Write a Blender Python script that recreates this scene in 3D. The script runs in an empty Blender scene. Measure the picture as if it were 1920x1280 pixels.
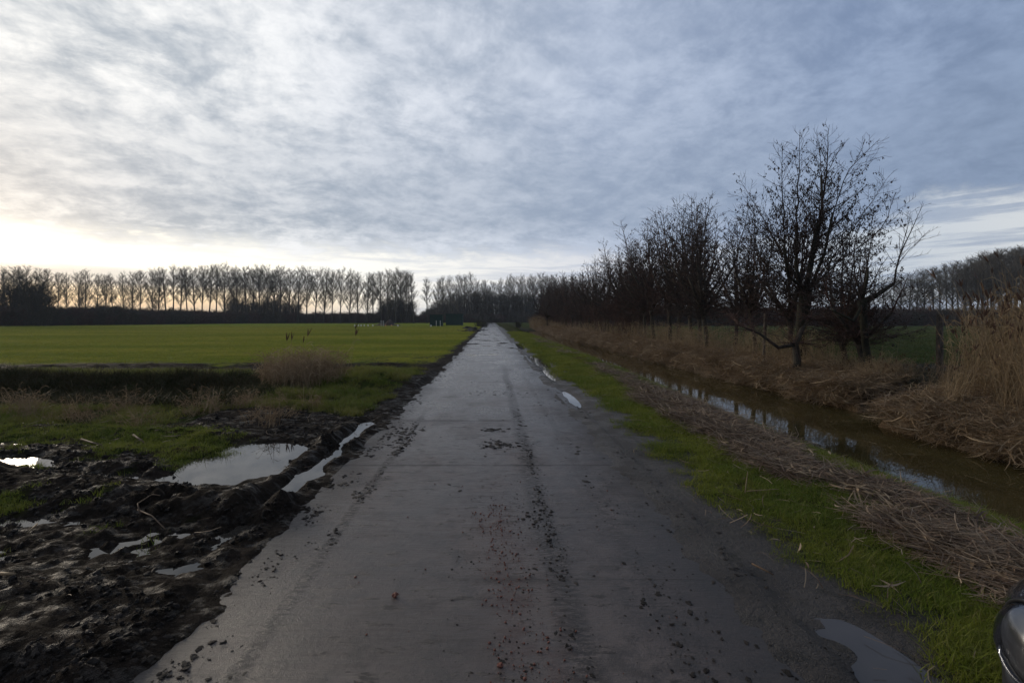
import bpy, bmesh, math, random
import numpy as np
from mathutils import Vector, Matrix, Euler
sc = bpy.context.scene
R = math.radians
rng = np.random.default_rng(7)
random.seed(7)

# ------------------------------------------------------------------ camera
F = 907.0            # focal length in pixels of the 1920 px wide photograph
CZ = 1.65
cam_d = bpy.data.cameras.new('camera')
cam = bpy.data.objects.new('camera', cam_d)
sc.collection.objects.link(cam)
cam.location = (0, 0, CZ)
cam.rotation_euler = (R(90), 0, 0)
cam_d.sensor_width = 36
cam_d.lens = 36 * F / 1920
cam_d.shift_x = 40 / 1920
cam_d.shift_y = -42 / 1920
cam_d.clip_start = 0.05
cam_d.clip_end = 6000
sc.camera = cam

# ------------------------------------------------------------------ view
sc.view_settings.view_transform = 'Standard'
sc.view_settings.look = 'None'
sc.view_settings.exposure = 0.2
sc.view_settings.gamma = 1.0
sc.view_settings.use_curve_mapping = False
sc.cycles.max_bounces = 5
sc.cycles.diffuse_bounces = 2
sc.cycles.glossy_bounces = 3
sc.cycles.transmission_bounces = 4
sc.cycles.transparent_max_bounces = 6
sc.cycles.use_denoising = True

# ------------------------------------------------------------------ node helper
class NT:
    def __init__(s, tree):
        s.t = tree; s.t.nodes.clear()
    def n(s, typ, **kw):
        nd = s.t.nodes.new(typ)
        for k, v in kw.items():
            if k.startswith('i_'):
                key = k[2:]
                key = int(key) if key.isdigit() else key.replace('_', ' ')
                sock = nd.inputs[key]
                s.put(sock, v)
            else:
                setattr(nd, k, v)
        return nd
    def put(s, sock, v):
        if hasattr(v, 'is_output') or isinstance(v, bpy.types.NodeSocket):
            s.t.links.new(v, sock)
        elif isinstance(v, (tuple, list)) and sock.type == 'RGBA' and len(v) == 3:
            sock.default_value = (*v, 1)
        else:
            sock.default_value = v
    def m(s, op, a, b=0.0, c=0.0, clamp=False):
        nd = s.t.nodes.new('ShaderNodeMath'); nd.operation = op; nd.use_clamp = clamp
        for i, v in enumerate((a, b, c)): s.put(nd.inputs[i], v)
        return nd.outputs[0]
    def vm(s, op, a, b=(0, 0, 0)):
        nd = s.t.nodes.new('ShaderNodeVectorMath'); nd.operation = op
        s.put(nd.inputs[0], a); s.put(nd.inputs[1], b)
        return nd.outputs['Value'] if op in ('DOT_PRODUCT', 'LENGTH') else nd.outputs['Vector']
    def mix(s, f, a, b, mode='MIX'):
        nd = s.t.nodes.new('ShaderNodeMix'); nd.data_type = 'RGBA'; nd.blend_type = mode
        s.put(nd.inputs[0], f); s.put(nd.inputs[6], a); s.put(nd.inputs[7], b)
        return nd.outputs[2]
    def mr(s, v, a, b, c=0.0, d=1.0, smooth=True):
        nd = s.t.nodes.new('ShaderNodeMapRange'); nd.interpolation_type = 'SMOOTHSTEP' if smooth else 'LINEAR'
        for i, x in zip((0, 1, 2, 3, 4), (v, a, b, c, d)): s.put(nd.inputs[i], x)
        return nd.outputs[0]
    def noise(s, vec, scale, detail=4, rough=.55, dist=0.0, lac=2.0):
        nd = s.t.nodes.new('ShaderNodeTexNoise')
        s.put(nd.inputs['Vector'], vec); nd.inputs['Scale'].default_value = scale
        nd.inputs['Detail'].default_value = detail; nd.inputs['Roughness'].default_value = rough
        nd.inputs['Distortion'].default_value = dist; nd.inputs['Lacunarity'].default_value = lac
        return nd.outputs[0]

# ------------------------------------------------------------------ world: broken altocumulus lit from a low sun on the left
SUN_AZ = R(-50); SUN_EL = R(10)
w = bpy.data.worlds.new('World'); sc.world = w; w.use_nodes = True
q = NT(w.node_tree)
tc = q.n('ShaderNodeTexCoord').outputs['Generated']
sep = q.n('ShaderNodeSeparateXYZ', i_0=tc)
dx, dy, dz = sep.outputs
zz = q.m('MAXIMUM', dz, 0.0)
hl = q.m('SQRT', q.m('ADD', q.m('ADD', q.m('MULTIPLY', dx, dx), q.m('MULTIPLY', dy, dy)), 1e-5))
sdot = q.m('DIVIDE', q.m('ADD', q.m('MULTIPLY', dx, math.sin(SUN_AZ)), q.m('MULTIPLY', dy, math.cos(SUN_AZ))), hl)
inv = q.m('DIVIDE', 1.0, q.m('ADD', zz, 0.24))
px_ = q.m('MULTIPLY', dx, inv); py_ = q.m('MULTIPLY', dy, inv)
pv = q.n('ShaderNodeCombineXYZ', i_0=px_, i_1=py_, i_2=0.0).outputs[0]
rotv = q.n('ShaderNodeVectorRotate', rotation_type='Z_AXIS', i_0=pv); rotv.inputs['Angle'].default_value = R(-24)
pr = q.vm('MULTIPLY', rotv.outputs[0], (1.0, 1.05, 1))
warp = q.noise(pr, 2.2, 3, .5)
wv = q.n('ShaderNodeCombineXYZ', i_0=warp, i_1=q.noise(q.vm('ADD', pr, (9, 4, 0)), 2.2, 3, .5), i_2=0.0).outputs[0]
prw = q.vm('ADD', pr, q.vm('SCALE', wv, (0, 0, 0)))
sclnode = prw.node.inputs[1].links[0].from_node; sclnode.inputs['Scale'].default_value = 0.16
n_small = q.noise(prw, 10.0, 9, .68, 0)
n_mid = q.noise(q.vm('ADD', prw, (3.3, 1.7, 0)), 4.2, 5, .55, 0)
n_big = q.noise(q.vm('ADD', prw, (7.1, 2.4, 0)), 1.3, 3, .5)
cl = q.m('ADD', q.m('ADD', q.m('MULTIPLY', n_small, .40), q.m('MULTIPLY', n_mid, .34)), q.m('MULTIPLY', n_big, .26))
cl = q.mr(cl, .37, .635)
sf = q.mr(sdot, -.35, 1.0, 0, 1, False)            # 0 right / behind ... 1 toward the sun
rampD = q.n('ShaderNodeValToRGB', i_0=sf); rampB = q.n('ShaderNodeValToRGB', i_0=sf); rampH = q.n('ShaderNodeValToRGB', i_0=sf)
def ramp(nd, stops):
    e = nd.color_ramp.elements
    while len(e) > 1: e.remove(e[-1])
    e[0].position = stops[0][0]; e[0].color = (*stops[0][1], 1)
    for p, c in stops[1:]:
        x = e.new(p); x.color = (*c, 1)
    return nd.outputs[0]
cD = ramp(rampD, [(0, (.135, .19, .30)), (.3, (.18, .245, .38)), (.6, (.315, .38, .51)), (.85, (.37, .425, .51)), (1, (.39, .44, .50))])
cB = ramp(rampB, [(0, (.20, .275, .42)), (.3, (.32, .40, .56)), (.6, (.51, .575, .70)), (.85, (.74, .77, .83)), (1, (1.02, 1.01, .98))])
cH = ramp(rampH, [(0, (.72, .72, .70)), (.3, (.52, .58, .66)), (.6, (.66, .68, .74)), (.85, (1.0, .98, .92)), (1, (1.35, 1.28, 1.10))])
cloud = q.mix(cl, cD, cB)
# darker roll about 12 degrees up
band = q.m('MULTIPLY', q.mr(zz, .13, .2), q.mr(zz, .42, .24))
cloud = q.mix(q.m('MULTIPLY', band, .34), cloud, (.20, .26, .36))
# thin clear gap along the horizon
edge = q.m('ADD', zz, q.m('MULTIPLY', q.m('SUBTRACT', n_mid, .5), .10))
edge = q.m('ADD', edge, q.m('MULTIPLY', q.m('SUBTRACT', n_small, .5), .06))
hz = q.mr(q.m('SUBTRACT', edge, q.mr(sdot, .25, -.1, 0, .045)), .155, .105)
streaks = q.mr(q.noise(q.n('ShaderNodeCombineXYZ', i_0=q.m('MULTIPLY', dx, 3.0), i_1=q.m('MULTIPLY', dy, 3.0), i_2=q.m('MULTIPLY', dz, 46.0)).outputs[0], 1.6, 5, .6), .46, .62)
hcol = q.mix(q.m('MULTIPLY', streaks, q.mr(sdot, .98, .2, .42, .60)), cH, q.mix(.5, cD, cB))
# gap closes between the two bright ends; a warm glow just above the ground toward the sun
warm = q.m('MULTIPLY', q.mr(zz, .075, .03), q.mr(sdot, .72, .97))
hcol = q.mix(q.m('MULTIPLY', warm, .75), hcol, (1.15, .80, .40))
low = q.m('MULTIPLY', q.mr(zz, .05, .015), q.mr(sdot, .8, .98))
hcol = q.mix(q.m('MULTIPLY', low, .5), hcol, (.60, .42, .30))
gb = q.m('MULTIPLY', q.m('MULTIPLY', q.mr(q.m('ADD', zz, q.m('MULTIPLY', q.m('SUBTRACT', n_mid, .5), .02)), .050, .062), q.mr(zz, .092, .074)), q.mr(sdot, .78, .92))
hcol = q.mix(q.m('MULTIPLY', gb, .75), hcol, (.46, .49, .53))
sky = q.mix(hz, cloud, hcol)
nish = q.n('ShaderNodeTexSky', sky_type='NISHITA')
nish.sun_disc = False; nish.sun_elevation = SUN_EL; nish.sun_rotation = SUN_AZ
nish.altitude = 0; nish.dust_density = 2.0
b1 = q.n('ShaderNodeBackground', i_Color=nish.outputs[0], i_Strength=0.08)
b2 = q.n('ShaderNodeBackground', i_Color=sky, i_Strength=1.0)
ms = q.n('ShaderNodeMixShader', i_0=0.93, i_1=b1.outputs[0], i_2=b2.outputs[0])
q.n('ShaderNodeOutputWorld', i_0=ms.outputs[0])

# ------------------------------------------------------------------ sun, veiled by cloud
sl = bpy.data.lights.new('sun', 'SUN'); sl.energy = 1.2; sl.angle = R(14); sl.color = (1.0, .86, .68)
sun = bpy.data.objects.new('sun', sl); sc.collection.objects.link(sun)
sd = Vector((math.sin(SUN_AZ) * math.cos(SUN_EL), math.cos(SUN_AZ) * math.cos(SUN_EL), math.sin(SUN_EL)))
sun.rotation_euler = sd.to_track_quat('Z', 'Y').to_euler()

# ------------------------------------------------------------------ numpy noise
def _h(ix, iy, seed):
    h = (ix.astype(np.int64) * 374761393 + iy.astype(np.int64) * 668265263 + seed * 1446647) & 0xffffffff
    h = ((h ^ (h >> 13)) * 1274126177) & 0xffffffff
    h = h ^ (h >> 16)
    return h / 4294967295.0
def vn(x, y, seed=0):
    ix = np.floor(x); iy = np.floor(y); fx = x - ix; fy = y - iy
    fx = fx * fx * (3 - 2 * fx); fy = fy * fy * (3 - 2 * fy)
    a = _h(ix, iy, seed); b = _h(ix + 1, iy, seed); c = _h(ix, iy + 1, seed); d = _h(ix + 1, iy + 1, seed)
    return (a * (1 - fx) + b * fx) * (1 - fy) + (c * (1 - fx) + d * fx) * fy
def fbm(x, y, o=4, seed=0, g=.5):
    s = 0; a = 1; t = 0
    for i in range(o):
        c, sn = math.cos(i * 1.1), math.sin(i * 1.1)
        s = s + a * vn((x * c - y * sn) * 2 ** i, (x * sn + y * c) * 2 ** i, seed + i * 17); t += a; a *= g
    return s / t
def ss(x, a, b):
    t = np.clip((x - a) / (b - a), 0, 1); return t * t * (3 - 2 * t)
def bump(x, c, w):
    return np.exp(-((x - c) / w) ** 2)

WATER_Z = -0.5
PUD = -0.037
def Hs(x, y):
    """height of the ground (m) at arrays x, y"""
    x = np.asarray(x, float); y = np.asarray(y, float)
    f1 = fbm(x * 1.3, y * 1.3, 3, 3) - .5
    f2 = fbm(x * 5, y * 5, 3, 5) - .5
    mean = (fbm(x * 0 + 3, y * .22, 3, 9) - .5) * .5
    near = ss(y, 11.4, 10.0)
    xf = x + mean * .5 + near * .72
    rx = np.array([1.45, 1.62, 2.3, 3.3, 3.8, 4.2, 4.6, 5.0, 5.42, 5.7, 6.1])
    rz = np.array([.004, .002, .012, .03, .01, -.08, -.22, -.36, -.54, -.75, -.95])
    fx_ = np.array([8.1, 8.42, 8.56, 8.7, 9.3, 10.2, 12.])
    fz_ = np.array([-.95, -.72, -.42, -.14, .04, .03, .0])
    zr = np.where(x < 6.6, np.interp(x + mean * .6, rx, rz), np.interp(xf, fx_, fz_))
    # side ditch
    sy = y + (fbm(x * .5, x * 0 + 1, 2, 21) - .5) * .5
    steep = np.interp(sy, [9.5, 9.75, 10.1, 10.9, 11.25, 11.6], [.3, -.3, -.85, -.85, -.35, .3])
    gentle = np.interp(sy, [9.5, 9.75, 10.1, 11.2, 15.5, 16.5], [.3, -.3, -.85, -.62, -.02, .3])
    k = ss(x, 9.7, 10.9)
    side = steep * (1 - k) + gentle * k
    zr = np.where(x > 7.2, np.minimum(zr, side), zr)
    zr = zr + (f1 * .05 + f2 * .02) * ss(x, 1.55, 2.2)
    # puddle hollows at the right edge of the slabs
    def hollow(cx, cy, rx_, ry_, dep):
        return -dep * np.exp(-(((x - cx) / rx_) ** 2 + ((y - cy) / ry_) ** 2) ** 1.5)
    zr = zr + hollow(1.86 + .5 * f1, 1.7 + .8 * f2, .27, 1.05, .05) + hollow(1.66, 10.2, .16, 1.2, .07) + hollow(1.95, 19.5, .35, 3.2, .08) + hollow(1.75, 14.5, .14, 1.6, .06) + hollow(1.8, 30, .3, 4, .06)
    # left
    dd = y + .22 * (x + 2) + .5 * (fbm(x * .4, y * .4, 2, 31) - .5)
    ridge = fbm(x * .33, dd * 1.9, 3, 41) - .5
    tm = np.abs(fbm(x * 3.2, y * 3.8, 4, 51, .6) - .5) * 2
    tf = np.abs(fbm(x * 11, y * 12, 3, 61, .6) - .5) * 2
    mud = ridge * .16 + (tm - .32) * .050 + (tf - .3) * .045 + .010 + .028 * np.sin(dd * 8.5 + 5 * fbm(x * .5, y * .5, 2, 45)) * ss(fbm(x * .6, y * .9, 2, 46), .38, .6)
    for c, a, wd in ((4.25, .10, .28), (3.1, -.04, .25), (5.2, -.03, .22), (6.2, .03, .3), (2.3, .05, .35)):
        mud = mud + a * bump(dd, c, wd)
    mud = mud + .16 * np.exp(-(((x + 5.6) / .55) ** 2 + ((y - 5.0) / .35) ** 2))
    for cx_, cy_, ax_, ay_ in ((-5.5, 5.75, .55, .16), (-4.0, 5.2, .5, .12), (-4.1, 4.0, .5, .2), (-4.8, 6.95, .8, .12), (-6.4, 4.9, .8, .15), (-2.6, 3.6, .25, .10), (-3.1, 4.35, .3, .07)):
        e_ = np.exp(-(((x + f2 * 1.0 + f1 * .8 - cx_) / ax_) ** 2 + ((y + f2 * .7 + f1 * .3 - .15 * (x - cx_) * -1 - cy_) / ay_) ** 2)); mud = mud * (1 - .8 * e_) - .075 * e_
    we = x + .12 * (fbm(y * 1.5, y * 0, 3, 71) - .5)
    pq = ((x + 2.95 + .25 * (fbm(x * 2, y * 2, 3, 77) - .5) * 2) / .66) ** 2 + ((y - 5.75 + .3 * (fbm(x * 2 + 9, y * 2, 3, 78) - .5) * 2) / 1.05) ** 2
    mud = mud * (1 - .85 * np.exp(-pq ** 2)) - .085 * np.exp(-pq ** 2)
    mud = mud * np.interp(y, [6.6, 7.4, 9.6], [1, .55, .4])
    ry = ss(y, 3.2, 4.6) * ss(y, 11.5, 9.2)
    mud = mud + ry * (-.11 * bump(we, -1.98, .10) + (.040 * bump(we, -2.22, .09) + .02 * bump(we, -1.78, .06)) * (.1 + 1.9 * fbm(x * 3, y * 3, 3, 73)))
    mud = mud + (1 - ry) * .03 * bump(we, -1.85, .14)
    # left ditch, hump and track
    sx = ss(x, -4.7, -6.0)
    wy = y + .5 * (fbm(x * .35, y * 0, 3, 81) - .5)
    dit = np.interp(wy, [8.4, 9.2, 11.4, 12.4, 13.6, 14.5, 15.2], [.04, -.05, -1.0, -1.0, -.28, .03, .02])
    hump = .04 + .22 * np.exp(-(((x + 3.2) / 1.1) ** 2 + ((y - 12.6) / 1.5) ** 2)) * (.6 + fbm(x * 2, y * 2, 3, 83)) + f1 * .12 + f2 * .05
    back = dit * sx + hump * (1 - sx)
    back = back + f1 * .06
    tr = np.exp(-((wy - 16.6) / .95) ** 4)
    back = back - tr * (.045 + .20 * ridge + .22 * (tm - .35)) * ss(x, -1.7, -3.2)
    k2 = ss(y + .4 * f1, 7.6, 8.3)
    fieldz = .02 + .03 * f1 + .02 * f2
    k3 = ss(y, 17.2, 18.2)
    zl = mud * (1 - k2) + back * k2
    zl = zl * (1 - k3) + fieldz * k3
    zl = zl * ss(x, -1.62, -1.85) + .004 * (1 - ss(x, -1.62, -1.85))
    en = (fbm(x * 1.2, y * 1.2, 4, 91, .6) - .5); en2 = fbm(x * 7, y * 7, 3, 95, .6) - .5
    z = np.where(x > 0, zr, zl)
    inner = np.where(x > 0, ss(x + .42 * en + .16 * en2, 1.60, 1.22), ss(-x + .50 * en + .30 * en2, 1.68, 1.48))
    z = np.where(np.abs(x) < 1.8, z * (1 - inner) + (-.011) * inner + .008 * (1 - inner) * (np.abs(x) < 1.7), z)
    far = ss(y, 60, 110)
    z = np.where(x > 1.45, z * (1 - far * ss(x, 1.5, 3)) + 0.0 * far, z)
    return z

def masks(x, y):
    """grass, field, straw litter, dull right field"""
    x = np.asarray(x, float); y = np.asarray(y, float)
    n = fbm(x * 1.1, y * 1.1, 4, 101, .6) - .5
    n2 = fbm(x * 4, y * 4, 3, 105, .6) - .5
    mean = (fbm(x * 0 + 3, y * .22, 3, 9) - .5) * .5
    g = ss(x + n * 1.0 + n2 * .8, 1.95, 2.5) * ss(x + mean * .6, 5.45, 5.2)
    g = g * (1 - .45 * ss(n2, .05, .2) * ss(x, 2.9, 2.4))
    # left: patches in the mud
    dd = y + .22 * (x + 2)
    p1 = np.exp(-(((dd - 5.9) / .55) ** 2)) * ss(x, -3.0, -3.8)
    p1 = np.maximum(p1, np.exp(-(((dd - 3.75) / .32) ** 2)) * ss(x, -3.6, -4.4))
    p1 = np.maximum(p1, .8 * np.exp(-(((dd - 4.7) / .35) ** 2)) * ss(x, -4.4, -5))
    p1 = np.maximum(p1, .75 * ss(y, 5.2, 6.4) * ss(x, -3.2, -4.4))
    gl = ss(p1 + n * 1.5 + n2 * 1.4, .46, .85)
    strip = ss(y + n * 1.2, 7.3, 7.9) * ss(y, 15.6, 15.2)
    edge = ss(x + n * .7 + n2 * .3, -1.95, -2.3)
    strip = strip * edge * np.where(x > -4.8, ss(y + n * 1.6 + .25 * (x + 2), 7.9, 8.5), 1)
    gl = np.where(y > 7.4, strip, gl) * edge
    fl = ss(y + n * 3.2 + n2 * 2.0, 17.4, 18.4) * ss(x + n * .8, -1.9 , -2.4)
    fl = fl * (1 - .75 * ss(y, 25, 19) * ss(x, -6.5, -3.5) * ss(n2 + n, -.1, .12))
    g = np.where(x < 0, gl, g)
    fld = np.where(x < 0, fl, 0)
    xf = x + mean * .5 + ss(y, 11.4, 10.0) * .72
    lit = ss(xf, 8.3, 8.6) * ss(xf, 12.0, 10.6) * ss(y, 120, 95)
    lit = np.maximum(lit, ss(x, 9.5, 10.5) * ss(y, 15.8, 14.8))
    lit = np.maximum(lit, .85 * ss(x + n * .5, 3.05, 3.3) * ss(x + n * .3, 4.0, 3.8) * (ss(n + n2, -.3, -.05)) * np.interp(y, [9, 13, 25], [1, .45, .2]))
    f2 = ss(x, 10.8, 11.8) * ss(y + n * 2, 16.8, 18.2)
    f2 = np.maximum(f2, ss(y, 80, 110) * ss(x, 5.5, 7))
    lit = lit * (1 - f2)
    g = np.where((x > 2.2) & (x < 6), g * (1 - .8 * lit), g)
    g = np.maximum(g, ss(y, 85, 110) * (x > 2) * (1 - f2))
    return g, fld, lit, f2

# ------------------------------------------------------------------ mesh helpers
def mesh_from(name, V, Fc, mats, mi=None, smooth=False):
    me = bpy.data.meshes.new(name)
    V = np.asarray(V, np.float32).reshape(-1, 3)
    if isinstance(Fc, np.ndarray):
        nf, k = Fc.shape
        me.vertices.add(len(V)); me.vertices.foreach_set('co', V.ravel())
        me.loops.add(nf * k); me.loops.foreach_set('vertex_index', Fc.astype(np.int32).ravel())
        me.polygons.add(nf)
        me.polygons.foreach_set('loop_start', np.arange(0, nf * k, k, dtype=np.int32))
        me.polygons.foreach_set('loop_total', np.full(nf, k, np.int32))
        me.update(calc_edges=True)
    else:
        me.from_pydata([tuple(v) for v in V.tolist()], [], Fc)
    for m in (mats if isinstance(mats, (list, tuple)) else [mats]): me.materials.append(m)
    if mi is not None: me.polygons.foreach_set('material_index', np.asarray(mi, np.int32))
    if smooth: me.polygons.foreach_set('use_smooth', np.ones(len(me.polygons), bool))
    me.validate(); me.update()
    return me
def link(name, me, parent=None, loc=None):
    o = bpy.data.objects.new(name, me); sc.collection.objects.link(o)
    if parent: o.parent = parent
    if loc is not None: o.location = loc
    return o
def tag(o, label=None, cat=None, group=None, kind=None):
    if label: o['label'] = label
    if cat: o['category'] = cat
    if group: o['group'] = group
    if kind: o['kind'] = kind
    return o
def structure(o, label=None):
    o['kind'] = 'structure'
    if label: o['label'] = label
    return o

class Segs:
    """collects tapered segments and turns them into one mesh of thin prisms"""
    def __init__(s): s.a = []
    def add(s, p0, p1, r0, r1): s.a.append((*p0, *p1, r0, r1))
    def line(s, P, r0, r1):
        n = len(P) - 1
        for i in range(n):
            s.add(P[i], P[i + 1], r0 + (r1 - r0) * i / n, r0 + (r1 - r0) * (i + 1) / n)
    def mesh(s, name, mat, k=3):
        A = np.array(s.a, float)
        p0 = A[:, 0:3]; p1 = A[:, 3:6]; d = p1 - p0
        L = np.linalg.norm(d, axis=1, keepdims=True) + 1e-9; d /= L
        up = np.where(np.abs(d[:, 2:3]) > .9, np.array([[1., 0, 0]]), np.array([[0, 0, 1.]]))
        u = np.cross(d, up); u /= np.linalg.norm(u, axis=1, keepdims=True) + 1e-9
        v = np.cross(d, u)
        N = len(A); V = np.zeros((N, 2 * k, 3))
        for j in range(k):
            a = 2 * math.pi * j / k
            o = u * math.cos(a) + v * math.sin(a)
            V[:, j] = p0 + o * A[:, 6:7]; V[:, k + j] = p1 + o * A[:, 7:8]
        base = (np.arange(N) * 2 * k)[:, None]
        Fc = np.concatenate([base + np.array([[j, (j + 1) % k, k + (j + 1) % k, k + j]]) for j in range(k)], 0)
        return mesh_from(name, V.reshape(-1, 3), Fc, mat, smooth=(k > 4))

def tube(P, rad, k=8, jit=0.0):
    """one joined tube along points P, radii rad -> verts, faces"""
    V = []; Fc = []
    P = [Vector(p) for p in P]
    for i, p in enumerate(P):
        d = (P[min(i + 1, len(P) - 1)] - P[max(i - 1, 0)]).normalized()
        up = Vector((1, 0, 0)) if abs(d.z) > .8 else Vector((0, 0, 1))
        u = d.cross(up).normalized(); v = d.cross(u)
        for j in range(k):
            a = 2 * math.pi * j / k
            r = rad[i] * (1 + jit * (random.random() - .5))
            V.append(p + (u * math.cos(a) + v * math.sin(a)) * r)
    for i in range(len(P) - 1):
        for j in range(k):
            Fc.append((i * k + j, i * k + (j + 1) % k, (i + 1) * k + (j + 1) % k, (i + 1) * k + j))
    Fc.append(tuple(reversed(range(k)))); Fc.append(tuple(range((len(P) - 1) * k, len(P) * k)))
    return V, Fc
def merge(parts):
    V = []; Fc = []
    for v, f in parts:
        b = len(V); V += list(v); Fc += [tuple(b + i for i in t) for t in f]
    return V, Fc
def box(cx, cy, cz, sx, sy, sz):
    V = [(cx + i * sx / 2, cy + j * sy / 2, cz + k * sz / 2) for i in (-1, 1) for j in (-1, 1) for k in (-1, 1)]
    Fc = [(0, 1, 3, 2), (4, 6, 7, 5), (0, 4, 5, 1), (2, 3, 7, 6), (0, 2, 6, 4), (1, 5, 7, 3)]
    return V, Fc

def lump(seed, n=2, fl=.6, rough=.35):
    """irregular clod"""
    bm = bmesh.new(); bmesh.ops.create_icosphere(bm, subdivisions=n, radius=1)
    r = random.Random(seed)
    o = Vector((r.random() * 50, r.random() * 50, r.random() * 50))
    from mathutils import noise as mn
    for v in bm.verts:
        k = 1 + rough * mn.noise(v.co * 1.3 + o) * 1.6 + rough * .6 * mn.noise(v.co * 3.4 + o)
        v.co *= k; v.co.z *= fl
    me = bpy.data.meshes.new('clod'); bm.to_mesh(me); bm.free()
    return me

# ------------------------------------------------------------------ materials
def mat(name):
    m = bpy.data.materials.new(name); m.use_nodes = True
    return m, NT(m.node_tree)
def out(nt, shader, disp=None):
    o = nt.n('ShaderNodeOutputMaterial'); nt.put(o.inputs[0], shader)
def bumpn(nt, h, strength, dist, normal=None):
    b = nt.n('ShaderNodeBump'); nt.put(b.inputs['Height'], h); nt.put(b.inputs['Strength'], strength); nt.put(b.inputs['Distance'], dist)
    if normal is not None: nt.put(b.inputs['Normal'], normal)
    return b.outputs[0]
def pbr(nt, color, rough, normal=None, spec=.5, **kw):
    p = nt.n('ShaderNodeBsdfPrincipled')
    nt.put(p.inputs['Base Color'], color); nt.put(p.inputs['Roughness'], rough)
    nt.put(p.inputs['Specular IOR Level'], spec)
    if normal is not None: nt.put(p.inputs['Normal'], normal)
    for k, v in kw.items(): nt.put(p.inputs[k.replace('_', ' ')], v)
    return p.outputs[0]
def pos(nt): return nt.n('ShaderNodeNewGeometry').outputs['Position']

def mud_nodes(nt, P, dark=(.010, .0075, .0055), lite=(.034, .025, .019)):
    a = nt.noise(P, 3.0, 6, .65); b = nt.noise(P, 24, 5, .65)
    col = nt.mix(nt.mr(nt.m('ADD', nt.m('MULTIPLY', a, .6), nt.m('MULTIPLY', b, .4)), .38, .64), dark, lite)
    wet = nt.mr(nt.noise(nt.vm('MULTIPLY', P, (1, 1.8, 1)), 4.5, 6, .68), .36, .56)
    ro = nt.m('ADD', nt.m('MULTIPLY', wet, .34), .48)
    h = nt.m('ADD', nt.m('MULTIPLY', a, .5), nt.m('MULTIPLY', b, .5))
    return col, ro, h

# ground
m_ground, nt = mat('ground')
P = pos(nt)
at = nt.n('ShaderNodeAttribute', attribute_name='mask')
sp = nt.n('ShaderNodeSeparateColor', i_0=at.outputs['Color'])
gR, gG, gB = sp.outputs; gA = at.outputs['Alpha']
mc, mr_, mh = mud_nodes(nt, P)
n1 = nt.noise(P, 1.7, 5, .6); n2 = nt.noise(P, 28, 4, .7); n3 = nt.noise(P, 130, 2, .7)
gc = nt.mix(nt.mr(n1, .35, .65), (.022, .038, .008), (.050, .070, .014))
gc = nt.mix(nt.mr(n2, .4, .65), nt.mix(.5, gc, (.022, .020, .010)), gc)
gc = nt.mix(nt.mr(nt.noise(P, 2.6, 5, .65), .46, .6), gc, (.050, .038, .020))
# winter crop field: rows and thin yellow patches
Ps = nt.vm('MULTIPLY', P, (.035, .16, 1))
fA = nt.noise(Ps, 1.0, 5, .6, .2); fB = nt.noise(nt.vm('MULTIPLY', P, (.5, 1.6, 1)), .9, 5, .65)
fc = nt.mix(nt.mr(fA, .38, .62), (.155, .180, .024), (.27, .25, .040))
fc = nt.mix(nt.mr(fB, .40, .66), fc, (.085, .135, .014))
fN = nt.noise(nt.vm('MULTIPLY', P, (3, 9, 1)), 1.3, 4, .7)
fc = nt.mix(nt.m('MULTIPLY', nt.mr(fN, .48, .7), .5), fc, (.06, .075, .012))
sy_ = nt.n('ShaderNodeSeparateXYZ', i_0=P)
lc = nt.mix(nt.mr(n2, .35, .65), (.075, .048, .028), (.24, .165, .095))
lc = nt.mix(nt.mr(nt.noise(P, 1.1, 3, .6), .4, .65), lc, (.060, .042, .026))
f2c = nt.mix(nt.mr(nt.noise(nt.vm('MULTIPLY', P, (1, 1.5, 1)), 1.6, 5, .7), .42, .60), (.020, .034, .010), (.060, .080, .022))
f2c = nt.mix(nt.mr(nt.noise(nt.vm('MULTIPLY', P, (.25, .6, 1)), 1.0, 4, .6), .48, .62), f2c, (.055, .045, .024))
c = nt.mix(gR, mc, gc); c = nt.mix(gG, c, fc); c = nt.mix(gB, c, lc); c = nt.mix(gA, c, f2c)
cov = nt.m('MAXIMUM', nt.m('MAXIMUM', gR, gG), nt.m('MAXIMUM', gB, gA))
ro = nt.mix(cov, mr_, (.85, .85, .85))
spc = nt.m('SUBTRACT', nt.mr(mr_, .4, .75, .22, .03), 0.0)
spc = nt.m('MULTIPLY', spc, nt.m('SUBTRACT', 1.0, nt.m('MULTIPLY', cov, .93)))
hh = nt.m('ADD', nt.m('ADD', nt.m('MULTIPLY', mh, .6), nt.m('MULTIPLY', n2, .5)), nt.m('MULTIPLY', n3, .3))
gX, gY, gZ_ = sy_.outputs
sh = nt.m('MULTIPLY', nt.m('MULTIPLY', nt.mr(gX, .4, .9), nt.mr(gX, 3.0, 2.1)), nt.m('SUBTRACT', 1.0, cov))
c = nt.mix(nt.m('MULTIPLY', sh, nt.mr(nt.noise(P, 5, 6, .7), .36, .56)), c, (.052, .042, .036))
ro = nt.m('MAXIMUM', ro, nt.mr(gY, 13.5, 15.5, 0, .75))
ro = nt.mix(sh, ro, nt.mr(nt.noise(P, 2.5, 5, .65), .4, .6, .42, .7))
spc = nt.mix(sh, nt.m('MULTIPLY', spc, nt.mr(gY, 13.5, 15.5, 1, .5)), (.34, .34, .34))
nb = bumpn(nt, hh, 1.0, .09)
out(nt, pbr(nt, c, ro, nb, spc))

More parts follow.
